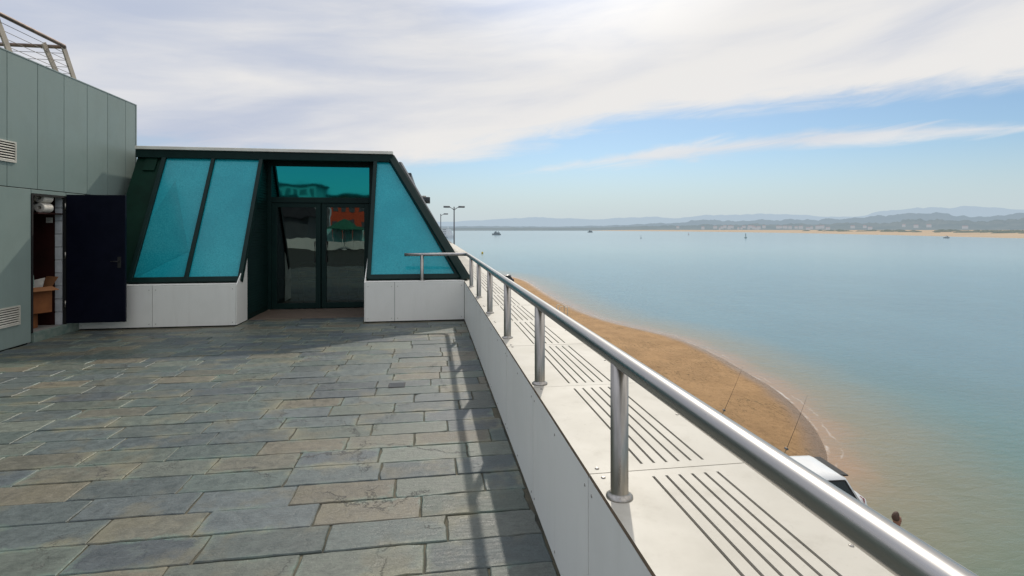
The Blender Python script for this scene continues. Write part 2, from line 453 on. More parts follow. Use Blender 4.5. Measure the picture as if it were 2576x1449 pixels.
for k in range(len(joints) - 1):
    y0, y1 = joints[k] + .004 + .02, joints[k + 1] - .004 + .02
    if y0 > 9.38: break
    y1 = min(y1, 9.40)
    b.box(XI, XI + .012, y0, y1, .012, ZC - .018)
    for yy in (y0 + .04, (y0 + y1) / 2, y1 - .04):
        for zz in (.05, ZC - .07):
            b.tube([(XI + .001, yy, zz), (XI - .002, yy, zz), (XI - .003, yy, zz)], .007, 8, 1, True, [.007, .006, .002])
b.build('facing', [M_face, M_steel], par)
b = MB(); b.box(XO - .012, XO, -21.2, 35, -.5, ZC - .018); b.build('outer_facing', M_face, par)

# ------------------------------------------------------------------ steel railing
rail = empty('steel_railing', (.639, 4, ZC), 'brushed stainless steel tube railing fixed on the white parapet coping', 'railing')
XR, ZR, YE = .639, 1.155, 9.5
path = [(XR, -20, ZR), (XR, 0, ZR), (XR, 5, ZR), (XR, YE - .13, ZR)]
for i in range(1, 7):
    a = i / 6 * math.pi / 2
    path.append((XR - .13 + .13 * math.cos(a), YE - .13 + .13 * math.sin(a), ZR))
path += [(0, YE, ZR), (-.46, YE, ZR)]
b = MB(); b.tube(path, .030, 28); b.build('handrail', M_rail, rail)
b = MB(); b.lathe(0, 0, [(.046, 0), (.046, .006), (.038, .012), (.031, .015), (.0305, .02), (.0305, ZR - ZC - .012)], 28)
post = b.build('post', M_steel, rail, loc=(XR, 1.743, ZC))
for k in list(range(-15, 0)) + list(range(1, 6)):
    p = post.copy(); COL.objects.link(p); p.location = (XR, 1.743 + 1.347 * k, ZC); 
p = post.copy(); COL.objects.link(p); p.location = (-.156, YE, ZC + .004)

# ------------------------------------------------------------------ pavilion
pav = empty('glass_pavilion', (-2.4, 11, 0), 'low dark green pavilion with sloping teal glass and double doors', 'building')
YB, ZB, YT, ZT = 9.60, .72, 10.80, 3.0
XL = -5.38
N_up = Vector((0, -(ZT - ZB), (YT - YB))).normalized()
def S(X, t, off=0.0):
    return Vector((X, YB + (YT - YB) * t, ZB + (ZT - ZB) * t)) + N_up * off
hipX = lambda t: .56 + (-.80 - .56) * t
def frame_window(name, xl0, xr0, xl1, xr1, mulls=()):
    win = MB()
    t0, t1 = 0.0, 1.0
    win.beam(S(xl0, t0), S(xl1, t1), .07, .10, N_up)
    win.beam(S(xr0, t0), S(xr1, t1), .07, .10, N_up)
    win.beam(S(xl0, t0 + .012, .002), S(xr0, t0 + .012, .002), .09, .09, N_up)
    win.beam(S(xl1, t1 - .012, .002), S(xr1, t1 - .012, .002), .09, .09, N_up)
    for m_ in mulls: win.beam(S(m_, .01, .004), S(m_, .99, .004), .06, .09, N_up)
    return win.build(name, M_green, pav, bevel=.006)
def pane(par_, xl0, xr0, xl1, xr1):
    q = MB(); q.poly([S(xl0, .02), S(xr0, .02), S(xr1, .98), S(xl1, .98)]); return q.build('pane', M_teal, par_)
wf = frame_window('window', -4.9, -3.2, -4.9, -3.2, (-4.05,))
pane(wf, -4.9, -4.05, -4.9, -4.05); pane(wf, -4.05, -3.2, -4.05, -3.2)
q = MB(); q.poly([S(-4.86, .03, .004), S(-4.12, .22, .004), S(-4.62, .78, .004), S(-4.86, .45, .004)]); q.build('pane_shadow_patch', M_teal_shadow, wf)  # roof edge shadow painted as a darker teal patch over the left pane
wf2 = frame_window('window', -1.08, .50, -1.08, hipX(1) + .02)
pane(wf2, -1.08, .50, -1.08, hipX(1) + .02)
b = MB(); b.poly([S(XL, 0, -.02), S(-4.93, 0, -.02), S(-4.93, 1.02, -.02), S(XL, 1.02, -.02)])
b.poly([S(XL, 0, -.02), S(XL, 1.02, -.02), (XL, 11.4, 3.05), (XL, 11.4, .7)])
b.beam(S(-5.12, .86, -.005), S(-5.12, .985, -.005), .2, .03, N_up)
b.build('infill_panel', M_green2, pav)
b = MB(); b.beam((hipX(0) + .05, YB - .06, ZB - .03), (hipX(1.03) + .02, YT + .02, ZT + .07), .13, .12, (0, -.6, .8))
b.beam((hipX(0) + .13, YB + .12, ZB - .02), (hipX(1.03) + .08, YT + .20, ZT + .07), .05, .10, (0, -.6, .8))
b.build('corner_beam', M_green, pav, bevel=.008)
b = MB(); b.poly([(.585, YB, ZB - .02), (.585, 34, ZB - .02), (-.80, 34, ZT + .04), (-.80, YT, ZT + .04)])
b.build('sloping_side', M_green, pav)
for k in range(6):
    yy = 12.4 + k * 2.6
    b = MB(); b.hexa([(.60, yy, .75), (.62, yy + .12, .75), (-.74, yy + .12, 3.1), (-.78, yy, 3.1), (.68, yy, .80), (.70, yy + .12, .80), (-.66, yy + .12, 3.15), (-.70, yy, 3.15)])
    b.build('side_rib', M_lampmetal, pav)
b = MB(); b.box(-.75, -.02, 13.6, 15.0, 2.32, 2.42); b.box(-.6, -.12, 13.7, 14.9, 2.42, 2.46, 1); b.build('side_canopy', [M_lampmetal, M_cream], pav, bevel=.01)
b = MB(); b.box(-.80, -.45, 12.6, 20, 2.82, 2.92); b.build('side_gutter', M_lampmetal, pav, bevel=.01)
b = MB(); b.box(XL, -.80, YT + .02, 34, 3.02, 3.11); b.build('roof', M_roofslate, pav)
b = MB(); b.box(XL + .003, -.74, YT - .12, YT + .015, 3.078, 3.138); b.build('roof_edge_trim', pmat('pale_trim', (.84, .81, .72), (.66, .63, .55), 2, .5), pav, bevel=.006)
b = MB(); b.box(XL + .003, -.76, YT - .09, YT + .015, 2.93, 3.075); b.build('fascia_beam', M_green, pav, bevel=.006)
def plinth(name, x0, x1, seams):
    b = MB(); yb = 9.40
    ed = [x0] + seams + [x1]
    for i in range(len(ed) - 1):
        b.box(ed[i] + .003, ed[i + 1] - .003, yb, yb + .012, .012, ZC - .002)
        for xx in (ed[i] + .05, ed[i + 1] - .05):
            for zz in (.06, ZC - .07): b.tube([(xx, yb + .001, zz), (xx, yb - .003, zz)], .007, 8, 1)
    b.box(x0, x1, yb + .014, yb + .24, ZC + .001, ZC + .013)
    b.box(x0 + .01, x1 - .01, yb + .02, yb + .30, -.02, ZC - .001, 2)
    return b.build(name, [M_face, M_steel, M_dark], pav)
plinth('plinth', -5.56, -3.2, [-4.47])
plinth('plinth', -1.12, .584, [-.62])
for X, sgn in ((-3.2, 1), (-1.12, -1)):
    b = MB()
    b.hexa([(X - .05 * sgn, 9.43, -.02), (X, 9.43, -.02), (X, 11.15, -.02), (X - .05 * sgn, 11.15, -.02),
            (X - .05 * sgn, 10.92, 2.95), (X, 10.92, 2.95), (X, 11.15, 2.95), (X - .05 * sgn, 11.15, 2.95)])
    b.build('recess_cheek', M_green, pav)
    b = MB()
    for k in range(56):
        z = .10 + k * .05
        ys_ = max(9.95, YB + .06 + (z - ZB) * (YT - YB) / (ZT - ZB) + .05)
        b.hexa([(X, ys_, z), (X + .014 * sgn, ys_, z), (X + .014 * sgn, 11.1, z), (X, 11.1, z), (X, ys_, z + .035), (X + .004 * sgn, ys_, z + .035), (X + .004 * sgn, 11.1, z + .035), (X, 11.1, z + .035)])
    b.build('louvre', M_green, pav)
    b = MB()
    x0, x1 = (X + .001, X + .013) if sgn > 0 else (X - .013, X - .001)
    b.hexa([(x0, 9.402, .012), (x1, 9.402, .012), (x1, 9.92, .012), (x0, 9.92, .012), (x0, 9.402, ZC), (x1, 9.402, ZC), (x1, 9.92, 1.1), (x0, 9.92, 1.1)])
    b.build('plinth_return', M_face, pav)
YD = 11.15
b = MB()
b.box(-3.2, -3.12, YD - .05, YD + .05, -.01, 2.95); b.box(-1.24, -1.12, YD - .05, YD + .05, -.01, 2.95)
b.box(-3.12, -1.24, YD - .05, YD + .05, 2.86, 3.0); b.box(-3.12, -1.24, YD - .055, YD + .05, 2.13, 2.24)
b.box(-3.2, -1.12, YT + .02, YD + .05, 2.96, 3.018)
b.build('door_frame', M_green, pav, bevel=.005)
b = MB(); b.poly([(-3.12, YD, 2.24), (-1.24, YD, 2.24), (-1.24, YD, 2.86), (-3.12, YD, 2.86)])
fan = b.build('fanlight', M_fan, pav)
for (x0, x1, hx) in ((-3.12, -2.185, -2.29), (-2.175, -1.24, -2.07)):
    b = MB()
    for bx in ((x0 + .003, x0 + .10, .02, 2.125), (x1 - .10, x1 - .003, .02, 2.125)): b.box(bx[0], bx[1], YD - .035, YD + .02, bx[2], bx[3])
    b.box(x0 + .10, x1 - .10, YD - .034, YD + .02, .02, .13); b.box(x0 + .10, x1 - .10, YD - .034, YD + .02, 2.04, 2.125)
    dr = b.build('door', M_green, pav, bevel=.004)
    b = MB(); b.poly([(x0 + .10, YD - .01, .13), (x1 - .10, YD - .01, .13), (x1 - .10, YD - .01, 2.04), (x0 + .10, YD - .01, 2.04)]); b.build('pane', M_doorglass, dr)
    b = MB(); b.tube([(hx, YD - .035, .95), (hx, YD - .075, .95), (hx, YD - .085, .97), (hx, YD - .085, 1.33), (hx, YD - .075, 1.35), (hx, YD - .035, 1.35)], .011, 10); b.build('handle', M_black, dr)
b = MB()
for k in range(9):
    y0 = 9.97 + k * .125
    b.box(-3.18, -1.14, y0, y0 + .118, -.02, .012)
b.build('threshold_boards', M_wood, pav, bevel=.003)
b = MB()
b.poly([(-5.3, YD + .06, .0), (-.6, YD + .06, 0), (-.6, 18, 0), (-5.3, 18, 0)], 0)
b.poly([(-5.3, 18, 0), (-.6, 18, 0), (-.6, 18, 3), (-5.3, 18, 3)], 1)
b.poly([(-5.3, YD + .06, 0), (-5.3, 18, 0), (-5.3, 18, 3), (-5.3, YD + .06, 3)], 1)
b.poly([(-.6, YD + .06, 0), (-.6, 18, 0), (-.6, 18, 2.7), (-.6, YD + .06, 2.7)], 1)
b.build('interior_room', [M_roomfloor, pmat('room_wall', (.03, .03, .027), None, 2, .8)], pav)

def chair(loc, rz, label):
    e = empty('chair', (0, 0, 0), label, 'chair', 'chairs inside the pavilion')
    b = MB(); b.box(-.21, .21, -.21, .21, .44, .47); b.build('seat', M_wood, e, bevel=.01)
    b = MB(); b.tube([(-.19, .2, .46), (-.19, .25, .85)], .012, 8); b.tube([(.19, .2, .46), (.19, .25, .85)], .012, 8)
    for z in (.6, .7, .8): b.box(-.19, .19, .215 + (z - .46) * .125, .235 + (z - .46) * .125, z, z + .05)
    b.build('backrest', M_steel, e)
    for lx in (-.19, .19):
        for ly in (-.19, .19):
            b = MB(); b.tube([(lx, ly, .44), (lx * 1.1, ly * 1.15, 0)], .012, 8); b.build('leg', M_steel, e)
    e.location = loc; e.rotation_euler = (0, 0, rz); return e
chair((-1.55, 12.3, 0), 2.6, 'slatted chair with steel legs behind the glass doors')
chair((-2.7, 12.6, 0), .5, 'slatted chair with steel legs behind the glass doors')
e = empty('cafe_table', (0, 0, 0), 'small round steel table behind the glass doors', 'table')
b = MB(); b.lathe(0, 0, [(.35, .72), (.35, .74)], 28); b.build('tabletop', M_steel, e)
b = MB(); b.lathe(0, 0, [(.22, 0), (.2, .02), (.03, .04), (.025, .72)], 18); b.build('pedestal', M_steel, e)
e.location = (-2.1, 12.7, 0)

# ------------------------------------------------------------------ panelled building on the other side
XW = -5.57; ZW = 3.97; YS = 2.0
bld = empty('panelled_building', (-8, 6, 0), 'building clad in grey green metal panels with an open store door', 'building')
b = MB()
ys_ = [7.99 + .555 * k for k in range(-10, 7)]
ys_ = [YS] + [y for y in ys_ if YS + .1 < y < 11.0] + [11.1]
for i in range(len(ys_) - 1):
    y0, y1 = ys_[i] + .004, ys_[i + 1] - .004
    b.box(XW - .03, XW, y0, y1, 2.175, ZW)
ysl = [8.42 - .75 * k for k in range(0, 9)][::-1]
for i in range(len(ysl) - 1):
    b.box(XW - .03, XW, ysl[i] + .004, ysl[i + 1] - .004, .012, 2.165)
b.box(XW - .03, XW, YS, ysl[0] - .004, .012, 2.165)
b.box(XW - .03, XW, 9.148, 9.7, .012, 2.165); b.box(XW - .03, XW, 9.708, 11.1, .012, 2.165)
b.box(XW - .03, XW, 8.424, 9.14, 2.11, 2.165)
b.build('wall_cladding', M_clad, bld, bevel=.003)
b = MB()
b.box(-12, XW - .034, YS + .01, 8.40, -.2, ZW - .02); b.box(-12, XW - .034, 9.30, 11.09, -.2, ZW - .02)
b.box(-12, XW - .034, 8.40, 9.30, 2.165, ZW - .02); b.box(-12, -6.9, 8.40, 9.30, -.2, 2.165)
b.build('wall_core', M_dark, bld)
b = MB(); b.box(-12, XW + .006, 11.1, 11.13, 0, ZW + .015); b.box(-12, XW + .006, YS, 11.1, ZW, ZW + .015)
b.build('roof_trim', pmat('roof_trim', (.30, .36, .34), None, 3, .4), bld)
b = MB(); b.box(-12, XW - .001, YS - .03, YS - .001, 0.012, ZW - .001); b.build('end_cladding', M_clad, bld)
b = MB()
b.poly([(-6.88, 8.405, .13), (-6.88, 9.295, .13), (-6.88, 9.295, 2.16), (-6.88, 8.405, 2.16)], 0)
b.poly([(-6.88, 8.405, .13), (-5.61, 8.405, .13), (-5.61, 8.405, 2.16), (-6.88, 8.405, 2.16)], 0)
b.box(-6.88, XW - .035, 8.405, 9.295, -.02, .128, 3)
b.box(-6.88, -5.72, 9.14, 9.29, .13, 2.14, 0)
for k in range(10):
    z0 = .132 + .2 * k
    b.box(-5.715, -5.615, 9.13, 9.28, z0, z0 + .192, 1)
b.build('store_lining', [M_redb, M_whitew, M_dark, M_concrete], bld, bevel=.003)
b = MB(); b.box(XW - .033, XW + .03, 8.44, 9.5, -.01, .135); b.build('threshold', pmat('green_step', (.10, .16, .14), (.2, .24, .2), 9, .7, bump=.4), bld, bevel=.01)
b = MB()
b.box(XW - .03, XW + .008, 8.422, 8.45, .136, 2.108); b.box(XW - .03, XW + .008, 9.12, 9.15, .136, 2.108); b.box(XW - .03, XW + .008, 8.45, 9.12, 2.08, 2.108)
b.build('door_frame', M_dark, bld)
b = MB(); b.box(-5.555, -4.73, 9.125, 9.17, .15, 2.135)
dl = b.build('door', M_navy, bld, bevel=.004, label='dark navy metal door leaf standing open')
b = MB(); b.tube([(-4.81, 9.122, 1.1), (-4.81, 9.075, 1.1), (-4.91, 9.075, 1.1)], .007, 8); b.box(-4.835, -4.785, 9.117, 9.124, 1.0, 1.17); b.build('handle', M_black, dl)
for z in (.4, 1.15, 1.9):
    b = MB(); b.tube([(-5.565, 9.118, z), (-5.565, 9.118, z + .1)], .010, 8); b.build('hinge', M_steel, dl)
def vent(y0, y1, z0, z1):
    b = MB(); X = XW
    b.box(X + .001, X + .018, y0, y1, z0, z0 + .02); b.box(X + .001, X + .018, y0, y1, z1 - .02, z1)
    b.box(X + .001, X + .018, y0, y0 + .02, z0 + .02, z1 - .02); b.box(X + .001, X + .018, y1 - .02, y1, z0 + .02, z1 - .02)
    b.box(X + .001, X + .003, y0 + .02, y1 - .02, z0 + .02, z1 - .02, 1)
    n = 7; hh = (z1 - z0 - .04) / n
    for k in range(n):
        z = z0 + .02 + k * hh
        b.hexa([(X + .003, y0 + .02, z + hh * .4), (X + .016, y0 + .02, z + .002), (X + .016, y1 - .02, z + .002), (X + .003, y1 - .02, z + hh * .4),
                (X + .003, y0 + .02, z + hh * .65), (X + .017, y0 + .02, z + hh * .3), (X + .017, y1 - .02, z + hh * .3), (X + .003, y1 - .02, z + hh * .65)])
    b.build('vent', [M_cream, M_dark], bld)
vent(7.5, 8.13, 2.50, 2.78); vent(7.5, 8.20, .30, .56)

rr = empty('roof_railing', (XW, 8, ZW), 'leaning steel roof railing with wire cables on the panelled building', 'railing')
ZH = 4.44
b = MB(); b.tube([(-5.62, 2.1, ZH), (-5.62, 5, ZH), (-5.62, 9.18, ZH), (-5.64, 9.22, ZH), (-5.68, 9.235, ZH), (-6.0, 9.235, ZH), (-8.5, 9.235, ZH)], .029, 14)
b.build('handrail', pmat('aged_rail', (.22, .15, .11), (.12, .09, .07), 8, .4, 1), rr)
M_post = pmat('beige_post', (.42, .36, .28), (.3, .25, .2), 5, .5)
M_cable = pmat('weathered_cable', (.12, .10, .08), None, 5, .6)
for (yb_, yt_, x) in ((9.46, 9.2, -5.64), (8.14, 7.88, -5.64), (6.9, 6.64, -5.64), (5.6, 5.34, -5.64), (4.3, 4.04, -5.64), (9.40, 9.05, -5.82), (9.46, 9.2, -7.3)):
    b = MB(); b.beam((x, yb_, ZW + .01), (x, yt_, ZH - .01), .022, .09, (0, 1, .3)); b.build('post', M_post, rr)
for k in range(4):
    t = (k + 1) / 5
    z = ZW + (ZH - ZW) * t
    yo = 9.42 - .22 * t
    b = MB(); b.tube([(-5.64, 2.1, z), (-5.64, yo, z)], .004, 6); b.tube([(-5.64, yo, z), (-8.4, yo, z)], .004, 6); b.build('cable', M_cable, rr)

# stored goods
def carton(loc, sx_, sy_, sz_, rz, label, open_=False):
    e = empty('cardboard_box', (0, 0, 0), label, 'box', 'cardboard boxes in the store doorway')
    b = MB(); t = .006
    b.box(-sx_ / 2, sx_ / 2, -sy_ / 2, -sy_ / 2 + t, 0, sz_); b.box(-sx_ / 2, sx_ / 2, sy_ / 2 - t, sy_ / 2, 0, sz_)
    b.box(-sx_ / 2, -sx_ / 2 + t, -sy_ / 2 + t, sy_ / 2 - t, 0, sz_); b.box(sx_ / 2 - t, sx_ / 2, -sy_ / 2 + t, sy_ / 2 - t, 0, sz_)
    b.box(-sx_ / 2 + t, sx_ / 2 - t, -sy_ / 2 + t, sy_ / 2 - t, 0, t)
    if not open_: b.box(-sx_ / 2, sx_ / 2, -sy_ / 2, -.003, sz_, sz_ + t); b.box(-sx_ / 2, sx_ / 2, .003, sy_ / 2, sz_, sz_ + t)
    b.build('box_body', M_card, e)
    if open_:
        for (p, q, dx, dy, dz) in (((-sx_ / 2, -sy_ / 2), (sx_ / 2, -sy_ / 2), -.03, -.05, .11), ((-sx_ / 2, sy_ / 2), (sx_ / 2, sy_ / 2), 0.06, .05, .14), ((sx_ / 2, -sy_ / 2), (sx_ / 2, sy_ / 2), .10, .04, -.05)):
            b = MB(); z2 = sz_ + dz
            b.hexa([(p[0], p[1], sz_), (q[0], q[1], sz_), (q[0] + dx, q[1] + dy, z2), (p[0] + dx, p[1] + dy, z2), (p[0], p[1], sz_ + t), (q[0], q[1], sz_ + t), (q[0] + dx, q[1] + dy, z2 + t), (p[0] + dx, p[1] + dy, z2 + t)])
            b.build('flap', M_card2, e)
    e.location = loc; e.rotation_euler = (0, 0, rz)
carton((-5.93, 8.78, .13), .24, .30, .22, .1, 'closed brown cardboard box on the store room step')
carton((-5.84, 8.86, .36), .28, .34, .38, -.5, 'open brown cardboard box stacked on another box', True)
e = empty('leaflet', (-5.83, 8.86, .6), 'folded printed leaflets sticking out of the cardboard box', 'leaflet')
b = MB(); b.hexa([(-5.95, 8.78, .60), (-5.79, 8.81, .60), (-5.79, 8.83, .60), (-5.95, 8.80, .60), (-5.99, 8.80, .88), (-5.82, 8.83, .92), (-5.82, 8.85, .92), (-5.99, 8.82, .88)]); b.build('cover', pmat('leaflet_green', (.08, .25, .2), (.5, .5, .45), 12, .5), e)
b = MB(); b.hexa([(-5.90, 8.88, .60), (-5.78, 8.91, .60), (-5.78, 8.93, .60), (-5.90, 8.90, .60), (-5.88, 8.94, .84), (-5.76, 8.97, .87), (-5.76, 8.99, .87), (-5.88, 8.96, .84)]); b.build('page', M_paper, e)
sh = empty('shelf', (-5.9, 8.8, 1.86), 'narrow dark shelf holding paper rolls in the store room', 'shelf')
b = MB(); b.box(-6.3, -5.60, 8.60, 9.12, 1.825, 1.845); b.build('shelf_board', M_redb, sh)
b = MB(); b.box(-6.28, -6.26, 8.60, 9.12, 1.70, 1.825); b.build('shelf_bracket', M_redb, sh)
b = MB()
seg = 28; sec = []
for (r, y) in ((.028, 0), (.064, 0), (.071, .008), (.071, .19), (.066, .196), (.028, .196)):
    sec.append([(r * math.cos(2 * math.pi * k / seg), y, r * math.sin(2 * math.pi * k / seg)) for k in range(seg)])
sec.append(sec[0]); b.loft(sec, caps=False, sm=False)
roll0 = b.build('paper_roll', M_paper, loc=(-5.665, 8.72, 1.917))
roll0['label'] = 'white paper towel roll stacked on the store room shelf'; roll0['category'] = 'paper roll'; roll0['group'] = 'paper rolls stacked on the shelf'
for i in range(1, 6):
    c = roll0.copy(); COL.objects.link(c); c.location = (-5.665 - .149 * (i % 3), 8.72 + random.uniform(-.03, .02), 1.917 + (.144 if i >= 3 else 0))
b = MB(); b.box(-5.84, -5.75, 9.133, 9.138, 1.70, 1.78, 0); b.box(-5.83, -5.76, 9.131, 9.1325, 1.755, 1.76, 1); b.box(-5.83, -5.78, 9.131, 9.1325, 1.73, 1.735, 1)
s_ = b.build('notice', [M_paper, M_greyp]); s_['label'] = 'small white paper notice on the store room wall'; s_['category'] = 'notice'

b = MB(); b.box(-.43, -.26, 5.47, 5.64, -.01, .004, 1)
for k in range(6): b.box(-.42, -.27, 5.485 + k * .026, 5.497 + k * .026, .004, .009)
dn = b.build('floor_drain', [M_greyp, M_black]); dn['label'] = 'small square metal drain grate set in slate paving'; dn['category'] = 'drain'

# ------------------------------------------------------------------ lower building / promenade / quay
b = MB(); b.box(-30, XO - .03, -24, 35, PROM, -.5); lb = b.build('lower_storey_building', pmat('lower_wall', (.5, .5, .47), (.42, .42, .4), .6, .8)); lb['label'] = 'plain lower storey of the waterfront building under the terrace'; lb['category'] = 'building'
b = MB(); b.box(-3000, 11.0, -3000, 800, PROM - 3.5, PROM); b.build('promenade_ground', M_concrete, kind='structure')
b = MB(); b.box(11.0, 11.5, -600, 800, PROM - 3.5, PROM + .14); b.build('quay_kerb', M_concrete, kind='structure')

# ------------------------------------------------------------------ shoreline
shore = [(17.5, 96.8), (16.9, 81.3), (16.7, 69.5), (16.9, 62.2), (17.5, 54.9), (19.0, 49.5), (20.2, 46.6), (21.2, 43.8), (21.3, 39.8), (21.1, 35.9), (20.6, 32.7), (20.3, 29.7), (19.6, 26.9), (18.8, 24.8), (18.1, 23.0), (17.1, 21.2), (16.2, 19.8), (15.3, 18.9), (13.5, 17.6), (11.2, 17.0)]
shore = [(11.2, 118), (15.5, 108)] + shore
def smooth(pts, it=2):
    for _ in range(it):
        q = [pts[0]]
        for a, c in zip(pts[:-1], pts[1:]):
            q.append((a[0] * .75 + c[0] * .25, a[1] * .75 + c[1] * .25)); q.append((a[0] * .25 + c[0] * .75, a[1] * .25 + c[1] * .75))
        q.append(pts[-1]); pts = q
    return pts
shore = smooth(shore)
def sdist(x, y):
    best = 1e9
    for (ax, ay), (bx, by) in zip(shore[:-1], shore[1:]):
        dx, dy = bx - ax, by - ay
        t = max(0, min(1, ((x - ax) * dx + (y - ay) * dy) / (dx * dx + dy * dy)))
        dd = (x - ax - t * dx) ** 2 + (y - ay - t * dy) ** 2
        best = min(best, dd)
    dd = math.sqrt(best)
    ins = False; poly = shore
    n = len(poly); j = n - 1
    for i in range(n):
        if ((poly[i][1] > y) != (poly[j][1] > y)) and (x < (poly[j][0] - poly[i][0]) * (y - poly[i][1]) / (poly[j][1] - poly[i][1]) + poly[i][0]): ins = not ins
        j = i
    return -dd if ins or x < 11.2 and 17 < y < 118 else dd

def axis(lo, hi, step, far, growth=1.22, neg=None):
    a = []; x = lo
    while x < hi: a.append(x); x += step
    s_ = step
    while x < far: a.append(x); s_ *= growth; x += s_
    a.append(far)
    if neg is not None:
        s_ = step; x = lo; pre = []
        while x > neg: s_ *= growth; x -= s_; pre.append(x)
        a = pre[::-1] + a
    return a
xs = axis(11.4, 34, .45, 30000); ys = axis(6, 120, .8, 30000, neg=-800)
me = bpy.data.meshes.new('sea'); V = []; A = []
for y in ys:
    for x in xs:
        V.append((x, y, SEA)); dd = sdist(x, y) if (x < 90 and -60 < y < 220) else 80.0
        A.append(dd)
nx = len(xs); F = [(j * nx + i, j * nx + i + 1, (j + 1) * nx + i + 1, (j + 1) * nx + i) for j in range(len(ys) - 1) for i in range(nx - 1)]
me.from_pydata(V, [], F); at = me.attributes.new('shore', 'FLOAT', 'POINT'); at.data.foreach_set('value', A)
so = bpy.data.objects.new('sea', me); COL.objects.link(so); so['kind'] = 'structure'
def sea_mat():
    m, nt, b = new_mat('sea_water'); B = NB(nt)
    tc = B.n('ShaderNodeTexCoord').outputs['Object']
    at = B.n('ShaderNodeAttribute'); at.attribute_name = 'shore'
    px, py, pz = B.sep(tc)
    nlow = B.noise(B.mapping(tc, (1, .5, 1)), .06, 6, .65); nm = B.noise(tc, .35, 4, .6)
    nfoam = B.noise(B.mapping(tc, (1, .35, 1), (0, 0, .35)), 1.1, 6, .7)
    s_ = B.m('ADD', at.outputs['Fac'], B.m('MULTIPLY', B.m('SUBTRACT', nm, .5), 2.4))
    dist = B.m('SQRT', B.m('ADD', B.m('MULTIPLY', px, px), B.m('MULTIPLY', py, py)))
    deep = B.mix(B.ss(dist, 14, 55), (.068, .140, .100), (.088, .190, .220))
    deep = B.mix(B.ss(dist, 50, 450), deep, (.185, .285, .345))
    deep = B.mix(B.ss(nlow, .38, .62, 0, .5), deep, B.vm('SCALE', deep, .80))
    c = B.mix(B.ss(s_, .8, 9.0), (.20, .18, .115), deep)
    c = B.mix(B.ss(s_, .0, 2.4), (.30, .195, .115), c)
    nmc = B.m('SUBTRACT', nm, .5)
    l1 = B.m('SUBTRACT', 1.0, B.m('DIVIDE', B.m('ABSOLUTE', B.m('SUBTRACT', at.outputs['Fac'], B.m('ADD', .12, B.m('MULTIPLY', nmc, .6)))), .12), clamp=True)
    l2 = B.m('SUBTRACT', 1.0, B.m('DIVIDE', B.m('ABSOLUTE', B.m('SUBTRACT', at.outputs['Fac'], B.m('ADD', .65, B.m('MULTIPLY', nmc, 1.3)))), .07), clamp=True)
    foam = B.m('MULTIPLY', B.m('ADD', l1, B.m('MULTIPLY', l2, .45), clamp=True), B.ss(nfoam, .44, .60))
    c = B.mix(B.m('MULTIPLY', foam, .62), c, (.72, .69, .64))
    B.put(b.inputs['Base Color'], c)
    b.inputs['Roughness'].default_value = .13
    b.inputs['IOR'].default_value = 1.33
    w1 = B.noise(B.mapping(tc, (.6, 1.4, 1), (0, 0, -.25)), 2.2, 5, .6, .4); w2 = B.noise(tc, .25, 3, .5)
    hgt = B.m('ADD', B.m('MULTIPLY', w1, .18), B.m('MULTIPLY', w2, .4))
    x = B.n('ShaderNodeBump'); B.put(x.inputs['Height'], hgt); B.put(x.inputs['Strength'], B.ss(dist, 15, 300, .75, .06)); x.inputs['Distance'].default_value = .3
    B.put(b.inputs['Normal'], x.outputs[0])
    return m
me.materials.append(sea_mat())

xs = axis(11.5, 30, .35, 30.1); ys = axis(12, 122, .5, 122.1)
V = []; 
for y in ys:
    for x in xs:
        dd = -sdist(x, y)
        h = (min(dd, 1) * .10 + max(0, min(dd - 1, 9)) * .055) if dd > 0 else dd * .12
        h += (mnoise.noise(Vector((x * .5, y * .5, 0))) * .05 + mnoise.noise(Vector((x * 2.2, y * 2.2, 3))) * .025) * min(1, max(0, dd * .5))
        V.append((x, y, SEA + .012 + h))
nx = len(xs); F = [(j * nx + i, j * nx + i + 1, (j + 1) * nx + i + 1, (j + 1) * nx + i) for j in range(len(ys) - 1) for i in range(nx - 1)]
me = bpy.data.meshes.new('beach_sand'); me.from_pydata(V, [], F)
for p in me.polygons: p.use_smooth = True
so = bpy.data.objects.new('beach_sand', me); COL.objects.link(so); so['kind'] = 'structure'
def sand_mat():
    m, nt, b = new_mat('beach_sand'); B = NB(nt)
    tc = B.n('ShaderNodeTexCoord').outputs['Object']; px, py, pz = B.sep(tc)
    h = B.m('SUBTRACT', pz, SEA)
    n = B.noise(tc, .5, 5, .6); nf = B.noise(tc, 3, 7, .85)
    c = B.mix(B.ss(n, .35, .65), (.45, .275, .130), (.37, .225, .105))
    c = B.mix(B.ss(h, .02, .13, 1, 0), c, (.26, .17, .105))
    wn = B.noise(B.mapping(tc, (2.2, .6, 1), (0, 0, -.35)), 3.0, 8, .9)
    wrack = B.m('MULTIPLY', B.ss(wn, .535, .59), B.ss(B.noise(tc, .22, 3), .38, .52))
    c = B.mix(B.m('MULTIPLY', wrack, .9), c, (.10, .078, .035))
    c = B.mix(B.ss(nf, .48, .64, 0, .55), c, (.22, .13, .06))
    B.put(b.inputs['Base Color'], c)
    B.put(b.inputs['Roughness'], B.ss(h, .02, .12, .35, .9))
    b.inputs['Specular IOR Level'].default_value = .2
    B.put(b.inputs['Normal'], B.bump(B.m('ADD', n, B.m('MULTIPLY', nf, .6)), 1.0, .25))
    return m
me.materials.append(sand_mat())

